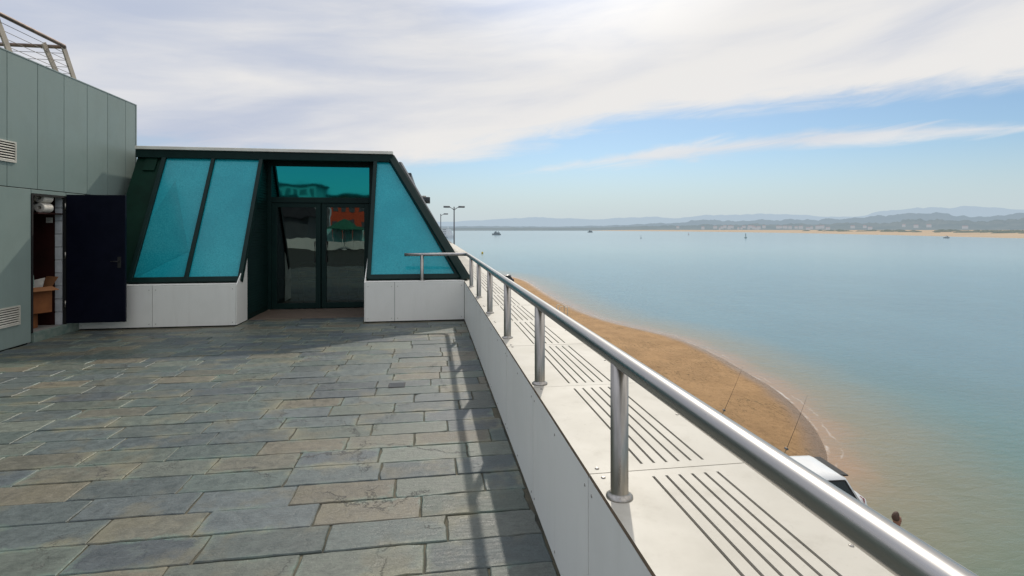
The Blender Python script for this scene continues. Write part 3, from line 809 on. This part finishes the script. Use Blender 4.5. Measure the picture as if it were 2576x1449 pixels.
# ------------------------------------------------------------------ far shore
def interp(tab, a):
    if a <= tab[0][0]: return tab[0][1]
    for (a0, v0), (a1, v1) in zip(tab[:-1], tab[1:]):
        if a <= a1:
            t = (a - a0) / (a1 - a0); t = t * t * (3 - 2 * t); return v0 + (v1 - v0) * t
    return tab[-1][1]
def ridge(name, tab, dist, depth, mat_, rough_, a0=-8, a1=75, step=.12, seed=0, kind='structure'):
    V = []; F = []; prof = [(-.35, 0), (-.22, .25), (-.12, .6), (-.05, .88), (0, 1), (.1, .85), (.4, 0)]
    n = int((a1 - a0) / step)
    for i in range(n + 1):
        a = a0 + step * i; th = interp(tab, a)
        for k, (rd, hf) in enumerate(prof):
            D = dist + rd * depth
            nz = 1 + rough_ * mnoise.fractal(Vector((a * 1.3 + seed, k * .9, seed)), .9, 2.1, 5)
            H = th * dist * hf * nz + 1.6 if hf > 0 else SEA - 2
            V.append((D * math.sin(R(a)), D * math.cos(R(a)), max(H, SEA - 2)))
    m_ = len(prof)
    F = [(i * m_ + k, (i + 1) * m_ + k, (i + 1) * m_ + k + 1, i * m_ + k + 1) for i in range(n) for k in range(m_ - 1)]
    me = bpy.data.meshes.new(name); me.from_pydata(V, [], F); me.materials.append(mat_)
    o = bpy.data.objects.new(name, me); COL.objects.link(o); o['kind'] = kind; return o
far = [(-8, .012), (2, .014), (4.1, .0164), (9.2, .021), (11.3, .0231), (14.8, .0201), (17.7, .0185), (20.2, .0213), (23.5, .0225), (25.9, .020), (28.9, .0253), (31.5, .0255), (34, .0264), (36.75, .0245), (39.4, .0206), (41.6, .0201), (43.9, .0288), (46.7, .0325), (48, .0307), (49.5, .034), (50.9, .030), (52.7, .027), (60, .025), (75, .02)]
mid = [(-8, .005), (7.1, .006), (13.5, .0052), (17.7, .0067), (25.9, .012), (28.9, .0176), (31.5, .0145), (35.1, .0161), (38.4, .0157), (41.6, .0182), (44.5, .0219), (45.6, .0235), (48, .0232), (48.5, .0196), (50.4, .0174), (51.4, .0203), (52.7, .0216), (60, .02), (75, .018)]
low = [(-8, .003), (17, .003), (24, .006), (30, .008), (38, .0085), (43, .010), (46, .013), (50, .012), (53, .014), (75, .012)]
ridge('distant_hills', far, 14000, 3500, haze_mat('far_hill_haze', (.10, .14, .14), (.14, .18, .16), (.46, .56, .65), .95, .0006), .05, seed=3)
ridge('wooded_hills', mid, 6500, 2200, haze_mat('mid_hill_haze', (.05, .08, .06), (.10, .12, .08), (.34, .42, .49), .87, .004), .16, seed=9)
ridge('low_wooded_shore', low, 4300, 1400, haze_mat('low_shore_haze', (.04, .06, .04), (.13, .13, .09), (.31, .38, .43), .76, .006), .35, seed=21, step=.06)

front = [(900, 5200), (1150, 3600), (1180, 2400), (954, 1300), (761, 780), (609, 464), (560, 250), (700, -200)]
front = smooth(front, 2)
V = []; F = []
pr = [(-10, SEA - 1), (0, SEA), (25, SEA + 1.2), (80, SEA + 2.4), (160, SEA + 4), (420, SEA + 5), (2500, SEA + 6)]
for (x, y) in front:
    for o_, z in pr: V.append((x + o_ * .95, y + o_ * .3, z + mnoise.noise(Vector((x * .01, y * .01, o_ * .01))) * (.8 if o_ > 20 else 0)))
m_ = len(pr)
F = [(i * m_ + k, i * m_ + k + 1, (i + 1) * m_ + k + 1, (i + 1) * m_ + k) for i in range(len(front) - 1) for k in range(m_ - 1)]
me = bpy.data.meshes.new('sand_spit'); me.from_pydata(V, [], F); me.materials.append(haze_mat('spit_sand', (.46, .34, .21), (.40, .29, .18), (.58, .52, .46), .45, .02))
o = bpy.data.objects.new('sand_spit', me); COL.objects.link(o); o['kind'] = 'structure'
V = []; F = []
for i in range(60):
    a = 1 + i * .55
    for D, z in ((4150, SEA - 1), (4200, SEA + 1.0), (4500, SEA + 6)):
        V.append((D * math.sin(R(a)), D * math.cos(R(a)), z))
F = [(i * 3 + k, (i + 1) * 3 + k, (i + 1) * 3 + k + 1, i * 3 + k + 1) for i in range(59) for k in range(2)]
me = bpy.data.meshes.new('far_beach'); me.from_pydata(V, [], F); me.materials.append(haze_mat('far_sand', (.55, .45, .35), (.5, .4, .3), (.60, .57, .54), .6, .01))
o = bpy.data.objects.new('far_beach', me); COL.objects.link(o); o['kind'] = 'structure'
b = MB(); rnd = random.Random(4)
def blob(b, x, y, z, rx, ry, rz, rnd, mi=0):
    seg, rg = 9, 5; secs = []
    for j in range(rg):
        ph = j / (rg - 1) * math.pi / 2
        secs.append([(x + rx * math.cos(ph) * math.cos(t) * rnd.uniform(.7, 1.2) + .01, y + ry * math.cos(ph) * math.sin(t) * rnd.uniform(.7, 1.2), z + rz * math.sin(ph) * rnd.uniform(.75, 1.2)) for t in [2 * math.pi * k / seg for k in range(seg)]])
    b.loft(secs, mi, sm=False)
for i in range(420):
    t = rnd.random() ** .8
    k = t * (len(front) - 1) * .55 + (len(front) - 1) * .42
    k = min(k, len(front) - 1.01); p, q = front[int(k)], front[int(k) + 1]; f_ = k - int(k)
    off = rnd.uniform(150, 420)
    x = p[0] + (q[0] - p[0]) * f_ + off * .95; y = p[1] + (q[1] - p[1]) * f_ + off * .3
    s_ = rnd.uniform(.5, 1.0)
    blob(b, x, y, SEA + 3.2, rnd.uniform(6, 22) * s_, rnd.uniform(6, 22) * s_, rnd.uniform(2, 4.8) * s_ + (off - 150) * .006, rnd)
b.build('dune_scrub', haze_mat('dune_scrub_haze', (.05, .07, .03), (.14, .13, .07), (.32, .37, .38), .5, .05), kind='stuff')

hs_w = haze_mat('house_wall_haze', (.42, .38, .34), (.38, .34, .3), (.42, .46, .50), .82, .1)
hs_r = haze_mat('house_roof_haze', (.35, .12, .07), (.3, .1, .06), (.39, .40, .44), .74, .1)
rnd = random.Random(12)
for i in range(40):
    a = rnd.choice([rnd.gauss(37.5, 1.5), rnd.gauss(33, 2), rnd.uniform(26, 50)]); D = rnd.uniform(3760, 3800)
    w_, d_, h_ = rnd.uniform(10, 24), 12, rnd.uniform(5, 9)
    z0 = interp(low, a) * 4300 * .3 + rnd.uniform(-4, 10)
    z0 = max(z0 - 2, SEA + 2)
    e = empty('house', (D * math.sin(R(a)), D * math.cos(R(a)), z0), 'small pale house with red tiled roof on the far shore', 'house', 'houses on the far shore')
    b = MB(); b.box(-w_ / 2, w_ / 2, -d_ / 2, d_ / 2, -8, h_); q = b.build('wall', hs_w); q.parent = e
    b = MB(); b.loft([[(-w_ / 2 - .5, -d_ / 2 - .5, h_), (-w_ / 2 - .5, d_ / 2 + .5, h_), (-w_ / 2 + 1, 0, h_ + 3.5)], [(w_ / 2 + .5, -d_ / 2 - .5, h_), (w_ / 2 + .5, d_ / 2 + .5, h_), (w_ / 2 - 1, 0, h_ + 3.5)]], sm=False); q = b.build('roof', hs_r); q.parent = e
    e.rotation_euler = (0, 0, R(-a) + rnd.uniform(-.3, .3))

# ------------------------------------------------------------------ boats & marks
def hull(b, L, W, H, mi=0, sheer=.25):
    secs = []
    for i in range(11):
        t = i / 10; y = -L / 2 + L * t
        wf_ = min(1, (1 - max(0, (t - .55) / .45) ** 2)) * (.85 + .15 * min(1, t * 5))
        wf_ = max(wf_, .02); hh = H * (1 + sheer * max(0, t - .5) * 2)
        secs.append([(0, y, -H * .3), (W / 2 * wf_ * .6, y, -H * .2), (W / 2 * wf_ * .9, y, H * .3), (W / 2 * wf_, y, hh), (-W / 2 * wf_, y, hh), (-W / 2 * wf_ * .9, y, H * .3), (-W / 2 * wf_ * .6, y, -H * .2)])
    b.loft(secs, mi, sm=False)
def hz(c): return haze_mat('boat_paint_haze', c, tuple(x * .8 for x in c), (.42, .52, .58), .25, 1)
hb_dark, hb_white, hb_glass = hz((.05, .07, .09)), hz((.7, .72, .74)), hz((.02, .03, .04))
def boat(loc, rz, L, W, H, hullm, cabm, label, cat='boat', ferry=False):
    e = empty('ferry' if ferry else 'boat', (0, 0, 0), label, cat)
    b = MB(); hull(b, L, W, H); b.build('hull', hullm, e)
    b = MB(); lv = 3 if ferry else 1; z = H
    for k in range(lv):
        hh = 2.3 if ferry else H * 1.1
        b.box(-W * (.42 - .05 * k), W * (.42 - .05 * k), -L * (.38 - .05 * k), L * (.28 - .07 * k), z, z + hh); z += hh
    if not ferry: b.box(-W * .3, W * .3, -L * .02, L * .18, z, z + H * .9); z += H * .9
    b.build('cabin', cabm, e)
    b = MB(); zz = H + (1.0 if ferry else H * .5)
    for k in range(lv):
        b.box(-W * (.42 - .05 * k) - .03, W * (.42 - .05 * k) + .03, -L * (.36 - .05 * k), L * (.26 - .07 * k), zz + 2.3 * k, zz + 2.3 * k + (.8 if ferry else H * .3))
    b.build('window_band', hb_glass, e)
    b = MB(); b.tube([(0, 0, z), (0, 0, z + H * 1.8)], .1, 6); b.tube([(-W * .2, 0, z + H), (W * .2, 0, z + H)], .07, 6); b.build('mast', hullm, e)
    b = MB(); b.tube([(0, -L * .2, H * 2 if not ferry else z), (0, -L * .22, (H * 3.2 if not ferry else z + 2))], .5, 10); b.build('funnel', hullm, e)
    e.location = loc; e.rotation_euler = (0, 0, rz)
boat((110, 895, SEA), R(75), 15, 5, 2.0, hb_dark, hb_dark, 'dark grey work boat crossing the calm bay')
boat((17, 600, SEA), R(15), 34, 9, 3, hb_white, hb_white, 'white passenger ferry with several decks near the quay', 'ferry', True)
boat((485, 1580, SEA), R(80), 16, 5, 2, hb_dark, hb_dark, 'small grey motor boat far out in the bay')
boat((555, 500, SEA), R(60), 5.5, 2, .7, hb_dark, hb_white, 'small open motor boat near the sand spit')
def buoy(loc, s, mat_, label):
    e = empty('navigation_buoy', (0, 0, 0), label, 'buoy')
    b = MB(); b.lathe(0, 0, [(.3 * s, -.4 * s), (.9 * s, -.1 * s), (1.0 * s, .3 * s), (.8 * s, .55 * s), (.3 * s, .6 * s)], 14); b.build('float', mat_, e)
    b = MB()
    for k in range(4):
        a = k * math.pi / 2 + .4; b.tube([(.6 * s * math.cos(a), .6 * s * math.sin(a), .55 * s), (.12 * s * math.cos(a), .12 * s * math.sin(a), 3 * s)], .08 * s, 6)
    for z in (1.3, 2.1): b.lathe(0, 0, [(.42 * s - z * .06 * s, z * s), (.42 * s - z * .06 * s, z * s + .12 * s)], 10)
    b.build('lattice_tower', mat_, e)
    b = MB(); b.lathe(0, 0, [(.3 * s, 3 * s), (.32 * s, 3.3 * s), (.02 * s, 3.9 * s)], 10); b.build('topmark', mat_, e)
    e.location = loc
def mk(name, c): return haze_mat(name, c, c, (.42, .52, .58), .2, 1)
buoy((337, 530, SEA), 1.35, mk('green_buoy', (.03, .10, .10)), 'dark green navigation buoy floating in the bay')
buoy((222, 540, SEA), .85, mk('grey_buoy', (.12, .14, .16)), 'small grey navigation buoy floating in the bay')
buoy((440, 860, SEA), 1.1, mk('red_buoy', (.25, .06, .05)), 'small red navigation buoy floating in the bay')
b = MB(); b.lathe(0, 0, [(.1, -.3), (.38, 0), (.42, .3), (.3, .55), (.08, .65), (.06, .8)], 14); q = b.build('mooring_buoy', M_yellow, loc=(20, 208, SEA)); q['label'] = 'small yellow mooring buoy on calm water'; q['category'] = 'buoy'

# ------------------------------------------------------------------ street lamps
def lamp(loc, double, h, rz):
    e = empty('street_lamp', (0, 0, 0), 'tall slim grey street lamp with two flat heads on the promenade' if double else 'tall slim grey street lamp with one flat head on the promenade', 'street lamp', 'street lamps along the promenade')
    b = MB(); b.lathe(0, 0, [(.16, 0), (.16, .5), (.10, .6), (.06, h)], 12)
    for s_ in ((-1, 1) if double else (1,)):
        b.tube([(0, 0, h - .35), (s_ * .25, 0, h - .15), (s_ * .55, 0, h - .02)], .035, 8)
    b.build('pole', M_lampmetal, e)
    for s_ in ((-1, 1) if double else (1,)):
        b = MB()
        b.loft([[(s_ * x, yy * w_, h + z) for yy, z in ((-1, 0), (-.8, -.10), (.8, -.10), (1, 0), (.5, .09), (-.5, .09))] for x, w_ in ((.45, .06), (.55, .15), (.8, .20), (1.05, .17), (1.15, .06))])
        b.build('lamp_head', M_lampmetal, e)
    e.location = loc; e.rotation_euler = (0, 0, rz)
lamp((2.5, 58, PROM), True, 9.95, R(-4)); lamp((1.55, 85, PROM), False, 9.95, R(-4))

# ------------------------------------------------------------------ cars
def car(loc, rz, paint, label):
    e = empty('parked_car', (0, 0, 0), label, 'car', 'cars parked on the quay')
    def sec(x, hw, zb, zs, zt):
        return [(x, -hw * .92, zb), (x, -hw, zb + .15), (x, -hw, zs), (x, -hw * .90, zt), (x, -hw * .45, zt + .02), (x, hw * .45, zt + .02), (x, hw * .90, zt), (x, hw, zs), (x, hw, zb + .15), (x, hw * .92, zb)]
    st_ = [(-1.98, .62, .35, .60, .72), (-1.92, .80, .25, .75, .92), (-1.6, .84, .20, .80, .96), (-.8, .85, .20, .80, .94), (.3, .85, .20, .78, .93), (.95, .85, .20, .76, .92), (1.5, .82, .22, .70, .82), (1.85, .76, .26, .58, .70), (1.98, .60, .32, .48, .55)]
    b = MB(); b.loft([sec(*s_) for s_ in st_]); b.build('body', paint, e)
    def csec(z, x0, x1, hw, r=.12):
        return [(x0, -hw + r, z), (x0 + r * .3, -hw + .02, z), (x1 - r, -hw, z), (x1, -hw + r * 1.3, z), (x1, hw - r * 1.3, z), (x1 - r, hw, z), (x0 + r * .3, hw - .02, z), (x0, hw - r, z)]
    b = MB(); b.loft([csec(.88, -1.80, 1.05, .79), csec(1.38, -1.52, .22, .665), csec(1.45, -1.38, .05, .60), csec(1.475, -1.05, -.25, .45)]); b.build('roof', paint, e)
    def lerp(a, c, t): return a + (c - a) * t
    def P(side, x0f, z):
        t = (z - .88) / .50
        xr, xf, hw = lerp(-1.80, -1.52, t), lerp(1.05, .22, t), lerp(.79, .665, t)
        return (lerp(xr, xf, x0f), side * (hw + .006), z)
    for side in (-1, 1):
        for (a, c, a2, c2) in ((.045, .33, .06, .33), (.36, .62, .36, .63), (.65, .92, .66, .88)):
            pp = [P(side, a, .93), P(side, c, .93), P(side, c2, 1.365), P(side, a2, 1.365)]
            b = MB(); b.poly(pp); b.build('side_window', M_carglass, e)
            b = MB()
            for i in range(4): b.beam(pp[i], pp[(i + 1) % 4], .04, .012, (0, side, .2))
            b.build('window_seal', M_black, e)
        b = MB(); b.loft([[(.62 + dx, side * (.82 + yy), 1.0 + zz) for yy, zz in ((0, -.06), (.16, -.07), (.18, .05), (0, .06))] for dx in (-.05, .04, .09)]); b.build('door_mirror', paint, e)
        b = MB(); b.tube([(-.1, side * .86, .78), (.12, side * .87, .78)], .014, 6); b.build('door_handle', M_black, e)
        b = MB(); b.loft([[(1.80, side * yy, zz) for yy, zz in ((.45, .56), (.74, .56), (.70, .68), (.48, .68))], [(1.93, side * yy, zz) for yy, zz in ((.45, .54), (.62, .54), (.60, .62), (.48, .62))]]); b.build('headlight', M_lamp, e)
        b = MB(); b.loft([[(-1.85, side * yy, zz) for yy, zz in ((.58, .70), (.80, .70), (.76, .95), (.62, .95))], [(-1.965, side * yy, zz) for yy, zz in ((.56, .66), (.72, .66), (.66, .88), (.58, .88))]]); b.build('tail_light', M_red, e)
    b = MB(); b.poly([(-1.80 + .28 * .14 - .010, -.64, .95), (-1.80 + .28 * .14 - .010, .64, .95), (-1.80 + .28 * .94 - .010, .52, 1.35), (-1.80 + .28 * .94 - .010, -.52, 1.35)]); b.build('rear_window', M_carglass, e)
    b = MB(); b.loft([[(-1.50, yy, 1.40), (-1.42, yy, 1.445), (-1.62, yy, 1.43), (-1.63, yy, 1.40)] for yy in (-.52, 0, .52)], sm=False); b.build('rear_spoiler', M_black, e)
    b = MB(); b.poly([(1.05 - .83 * .10 + .008, -.62, .93), (1.05 - .83 * .10 + .008, .62, .93), (1.05 - .83 * .93 + .008, .50, 1.34), (1.05 - .83 * .93 + .008, -.50, 1.34)]); b.build('windscreen', M_carglass, e)
    b = MB(); b.box(-2.02, -1.9, -.70, .70, .28, .48); b.build('rear_bumper', M_black, e, bevel=.03)
    b = MB(); b.box(1.9, 2.03, -.66, .66, .26, .44); b.build('front_bumper', M_black, e, bevel=.03)
    for wx in (-1.28, 1.22):
        for side in (-1, 1):
            b = MB(); b.tube([(wx, side * .70, .30), (wx, side * .72, .30), (wx, side * .85, .30), (wx, side * .87, .30)], .3, 24, 0, True, [.27, .30, .30, .27]); wh = b.build('wheel', M_black, e)
            b = MB(); b.tube([(wx, side * .86, .30), (wx, side * .885, .30)], .18, 20, 0, True, [.19, .15]); b.build('rim', M_steel, wh)
    e.location = loc; e.rotation_euler = (0, 0, rz)
    return e
car((8.62, 12.35, PROM), R(176), M_whitecar, 'white compact hatchback parked with its tail towards the quay edge')
car((8.9, 70, PROM), R(180), M_darkcar, 'dark compact hatchback parked near the sand')

# ------------------------------------------------------------------ fishing rods
M_cork = pmat('cork', (.3, .2, .1), None, 20, .8)
for (bx, by) in ((11.22, 19.3), (11.22, 15.6)):
    e = empty('fishing_rod', (bx, by, PROM + .14), 'long thin fishing rod leaning out over the quay edge', 'fishing rod', 'fishing rods propped on the quay')
    b = MB(); p0 = Vector((bx, by, PROM + .14)); p1 = p0 + Vector((1.15, .35, 1.85))
    b.tube([p0 + (p1 - p0) * t + Vector((0, 0, -.05 * math.sin(t * math.pi))) for t in [i / 8 for i in range(9)]], .01, 6, 0, True, [.010 - .0009 * i for i in range(9)]); b.build('rod_blank', M_black, e)
    b = MB(); b.tube([p0, p0 + (p1 - p0) * .16], .017, 8); b.build('grip', M_cork, e)
    b = MB(); c0 = p0 + (p1 - p0) * .14; b.tube([c0 + Vector((0, -.05, .0)), c0 + Vector((0, -.02, 0)), c0 + Vector((0, .02, 0)), c0 + Vector((0, .05, 0))], .05, 12, 0, True, [.038, .03, .03, .038]); b.build('reel', M_greyp, e)
e = empty('quay_ladder_rail', (11.25, 43.5, PROM), 'short pale metal handrail loop at the quay edge', 'handrail')
b = MB()
for yy in (43.2, 44.3): b.tube([(11.3, yy, PROM + .12), (11.3, yy, PROM + .95), (11.22, yy, PROM + 1.05), (10.7, yy, PROM + 1.05), (10.62, yy, PROM + .95), (10.62, yy, PROM)], .03, 8)
b.build('upright', M_cream, e)
b = MB(); b.tube([(11.3, 43.2, PROM + .9), (11.3, 44.3, PROM + .9)], .025, 8); b.build('crossbar', M_cream, e)

# ------------------------------------------------------------------ person
def skinned(name, verts, edges, radii, mat_, parent, sub=2, root=0):
    me = bpy.data.meshes.new(name); me.from_pydata(verts, edges, [])
    o = bpy.data.objects.new(name, me); COL.objects.link(o)
    sk = o.modifiers.new('skin', 'SKIN'); sk.use_smooth_shade = True
    for i, r in enumerate(radii):
        d_ = me.skin_vertices[0].data[i]
        d_.radius = r if isinstance(r, tuple) else (r, r); d_.use_root = (i == root)
    ss_ = o.modifiers.new('sub', 'SUBSURF'); ss_.levels = sub; ss_.render_levels = sub
    dg = bpy.context.evaluated_depsgraph_get(); dg.update()
    m2 = bpy.data.meshes.new_from_object(o.evaluated_get(dg)); m2.materials.clear(); m2.materials.append(mat_)
    for p_ in m2.polygons: p_.use_smooth = True
    o.modifiers.clear(); o.data = m2
    o.parent = parent
    return o
pe = empty('person', (0, 0, 0), 'man with short brown hair and pale shirt on the quay', 'person')
V = [(0, 0, .95), (0, 0, 1.10), (0, 0, 1.28), (-.01, 0, 1.42), (0.005, 0, 1.50), (.02, 0, 1.56), (.02, 0, 1.64), (.01, 0, 1.71)]
Rr = [(.13, .16), (.115, .14), (.12, .17), (.09, .13), (.058, .058), (.072, .068), (.098, .078), (.070, .060)]
E = [(i, i + 1) for i in range(7)]
def chain(start, pts, rs):
    prev = start
    for p_, r_ in zip(pts, rs):
        V.append(p_); Rr.append(r_); E.append((prev, len(V) - 1)); prev = len(V) - 1
    return prev
for s_ in (-1, 1):
    wv = chain(3, [(-.01, s_ * .18, 1.40), (-.03, s_ * .235, 1.12), (.08, s_ * .25, .90), (.12, s_ * .245, .83)], [.055, .045, .034, .033])
    for k in range(4):
        yy = s_ * (.215 + .02 * k)
        ln = (.9, 1.0, .95, .75)[k]
        chain(wv, [(.135, yy, .80), (.145 + .005 * k, yy, .765), (.14, yy, .765 - .035 * ln), (.13, yy, .765 - .06 * ln)], [.010, .009, .008, .007])
    chain(wv, [(.15, s_ * .215, .81), (.175, s_ * .205, .785), (.18, s_ * .20, .755)], [.011, .010, .008])
    chain(0, [(0, s_ * .10, .86), (.01, s_ * .11, .50), (-.01, s_ * .115, .10), (.06, s_ * .12, .04), (.15, s_ * .125, .03)], [.095, .062, .042, .04, .03])
skinned('body', V, E, Rr, M_skin, pe)
skinned('shirt', [(0, 0, .98), (0, 0, 1.10), (0, 0, 1.28), (-.01, 0, 1.41), (0, 0, 1.46)] + [(-.01, s * .19, 1.395) for s in (-1, 1)] + [(-.03, s * .235, 1.20) for s in (-1, 1)],
        [(0, 1), (1, 2), (2, 3), (3, 4), (3, 5), (3, 6), (5, 7), (6, 8)], [(.15, .185), (.135, .165), (.14, .19), (.105, .15), (.075, .075), .072, .072, .062, .062], M_shirt, pe)
skinned('trousers', [(0, 0, .95)] + [(0, s * .10, .86) for s in (-1, 1)] + [(.01, s * .11, .50) for s in (-1, 1)] + [(-.01, s * .115, .09) for s in (-1, 1)],
        [(0, 1), (0, 2), (1, 3), (2, 4), (3, 5), (4, 6)], [(.145, .175), .11, .11, .08, .08, .062, .062], M_jeans, pe)
skinned('hair', [(-.045, 0, 1.60), (-.035, 0, 1.68), (.0, 0, 1.745), (.05, 0, 1.74)], [(0, 1), (1, 2), (2, 3)], [(.062, .06), (.085, .07), (.055, .06), (.035, .045)], M_hair, pe)
for s_ in (-1, 1):
    skinned('shoe', [(-.05, s_ * .12, .04), (.05, s_ * .12, .045), (.17, s_ * .13, .035)], [(0, 1), (1, 2)], [.048, .05, .04], M_shoe, pe)
    skinned('ear', [(.01, s_ * .078, 1.62), (.005, s_ * .084, 1.65)], [(0, 1)], [(.012, .018), (.014, .02)], M_skin, pe, 1)
    skinned('eye', [(.105, s_ * .032, 1.65), (.112, s_ * .032, 1.65)], [(0, 1)], [.009, .006], M_dark, pe, 1)
skinned('nose', [(.10, 0, 1.655), (.125, 0, 1.62), (.118, 0, 1.61)], [(0, 1), (1, 2)], [.010, .014, .012], M_skin, pe, 1)
skinned('mouth', [(.098, -.025, 1.585), (.104, 0, 1.585), (.098, .025, 1.585)], [(0, 1), (1, 2)], [.006, .008, .006], M_redb, pe, 1)
pe.location = (9.32, 9.45, PROM); pe.rotation_euler = (0, 0, R(20))

# ------------------------------------------------------------------ town behind the viewpoint (reflected in the doors)
def apartments(x0, x1, y, h_top, mat_, label, cols, rows):
    e = empty('apartment_building', ((x0 + x1) / 2, y, PROM), label, 'building')
    b = MB(); b.box(x0, x1, y - 12, y, PROM, h_top); b.build('wall', mat_, e)
    b = MB(); b.box(x0 - .3, x1 + .3, y - 12.3, y + .3, h_top, h_top + .4); b.build('roof', M_roofslate, e)
    W_ = (x1 - x0) / cols; Hh = (h_top - PROM - 1.5) / rows
    b = MB(); b.box(-W_ * .28, W_ * .28, .01, .06, 0, Hh * .5); first = None
    for c_ in range(cols):
        for r_ in range(rows):
            loc = (x0 + W_ * (c_ + .5), y, PROM + 1.5 + Hh * (r_ + .2))
            if first is None: first = b.build('window', M_winb, e, loc=loc)
            else:
                q = first.copy(); COL.objects.link(q); q.location = loc
apartments(-15, -8.0, -60, 6.4, M_orange, 'orange apartment block with dark windows behind the terrace', 5, 4)
apartments(-34, -22, -85, 10, M_renderw, 'pale grey apartment block with dark windows behind the terrace', 8, 6)
apartments(-19, -11, -92, 8, M_renderw, 'pale grey apartment block with dark windows behind the terrace', 7, 5)
e = empty('dark_roofed_pavilion', (-15, -28, PROM), 'low pavilion with dark sloping roof beyond the terrace end', 'building')
b = MB(); b.box(-20, -10.5, -31, -26, PROM, 2.6); b.build('wall', M_greyp, e)
b = MB(); b.loft([[(-20.5, -31.5, 2.6), (-20.5, -25.5, 2.6), (-19, -28.5, 4.8)], [(-10, -31.5, 2.6), (-10, -25.5, 2.6), (-12, -28.5, 4.8)]], sm=False); b.build('roof', M_roofslate, e)
b = MB(); b.box(-15, -12.8, -25.995, -25.96, 1.0, 1.9); b.build('window', M_teal, e)
pr = empty('rear_parapet_wall', (-7, -22, 0), 'white panelled parapet closing the terrace end', 'wall')
b = MB()
for k in range(14): b.box(-16 + k * 1.24, -16 + k * 1.24 + 1.23, -22.2, -22, 0, .92)
b.build('facing', M_face, pr)
e = empty('parasol', (-6.4, -19, 0), 'green canvas parasol standing on the terrace', 'parasol')
b = MB(); b.lathe(-6.4, -19, [(1.5, 1.6), (1.45, 1.65), (.7, 2.05), (.05, 2.35)], 8); b.build('canopy', M_parasol, e)
b = MB(); b.lathe(-6.4, -19, [(.25, 0), (.25, .05), (.03, .07), (.025, 2.2)], 12); b.build('pole', M_white, e)
b = MB()
for k in range(5): b.box(-8.3 + k * .8, -7.55 + k * .8, -20, -19.95, .75, 1.65)
q = b.build('wind_screen', pmat('pale_turquoise_panel', (.20, .80, .74), (.55, .85, .82), 2, .5)); q['label'] = 'pale turquoise wind screen panels on the terrace'; q['category'] = 'screen'

scene.view_settings.view_transform = 'Standard'; scene.view_settings.look = 'None'; scene.view_settings.exposure = 0
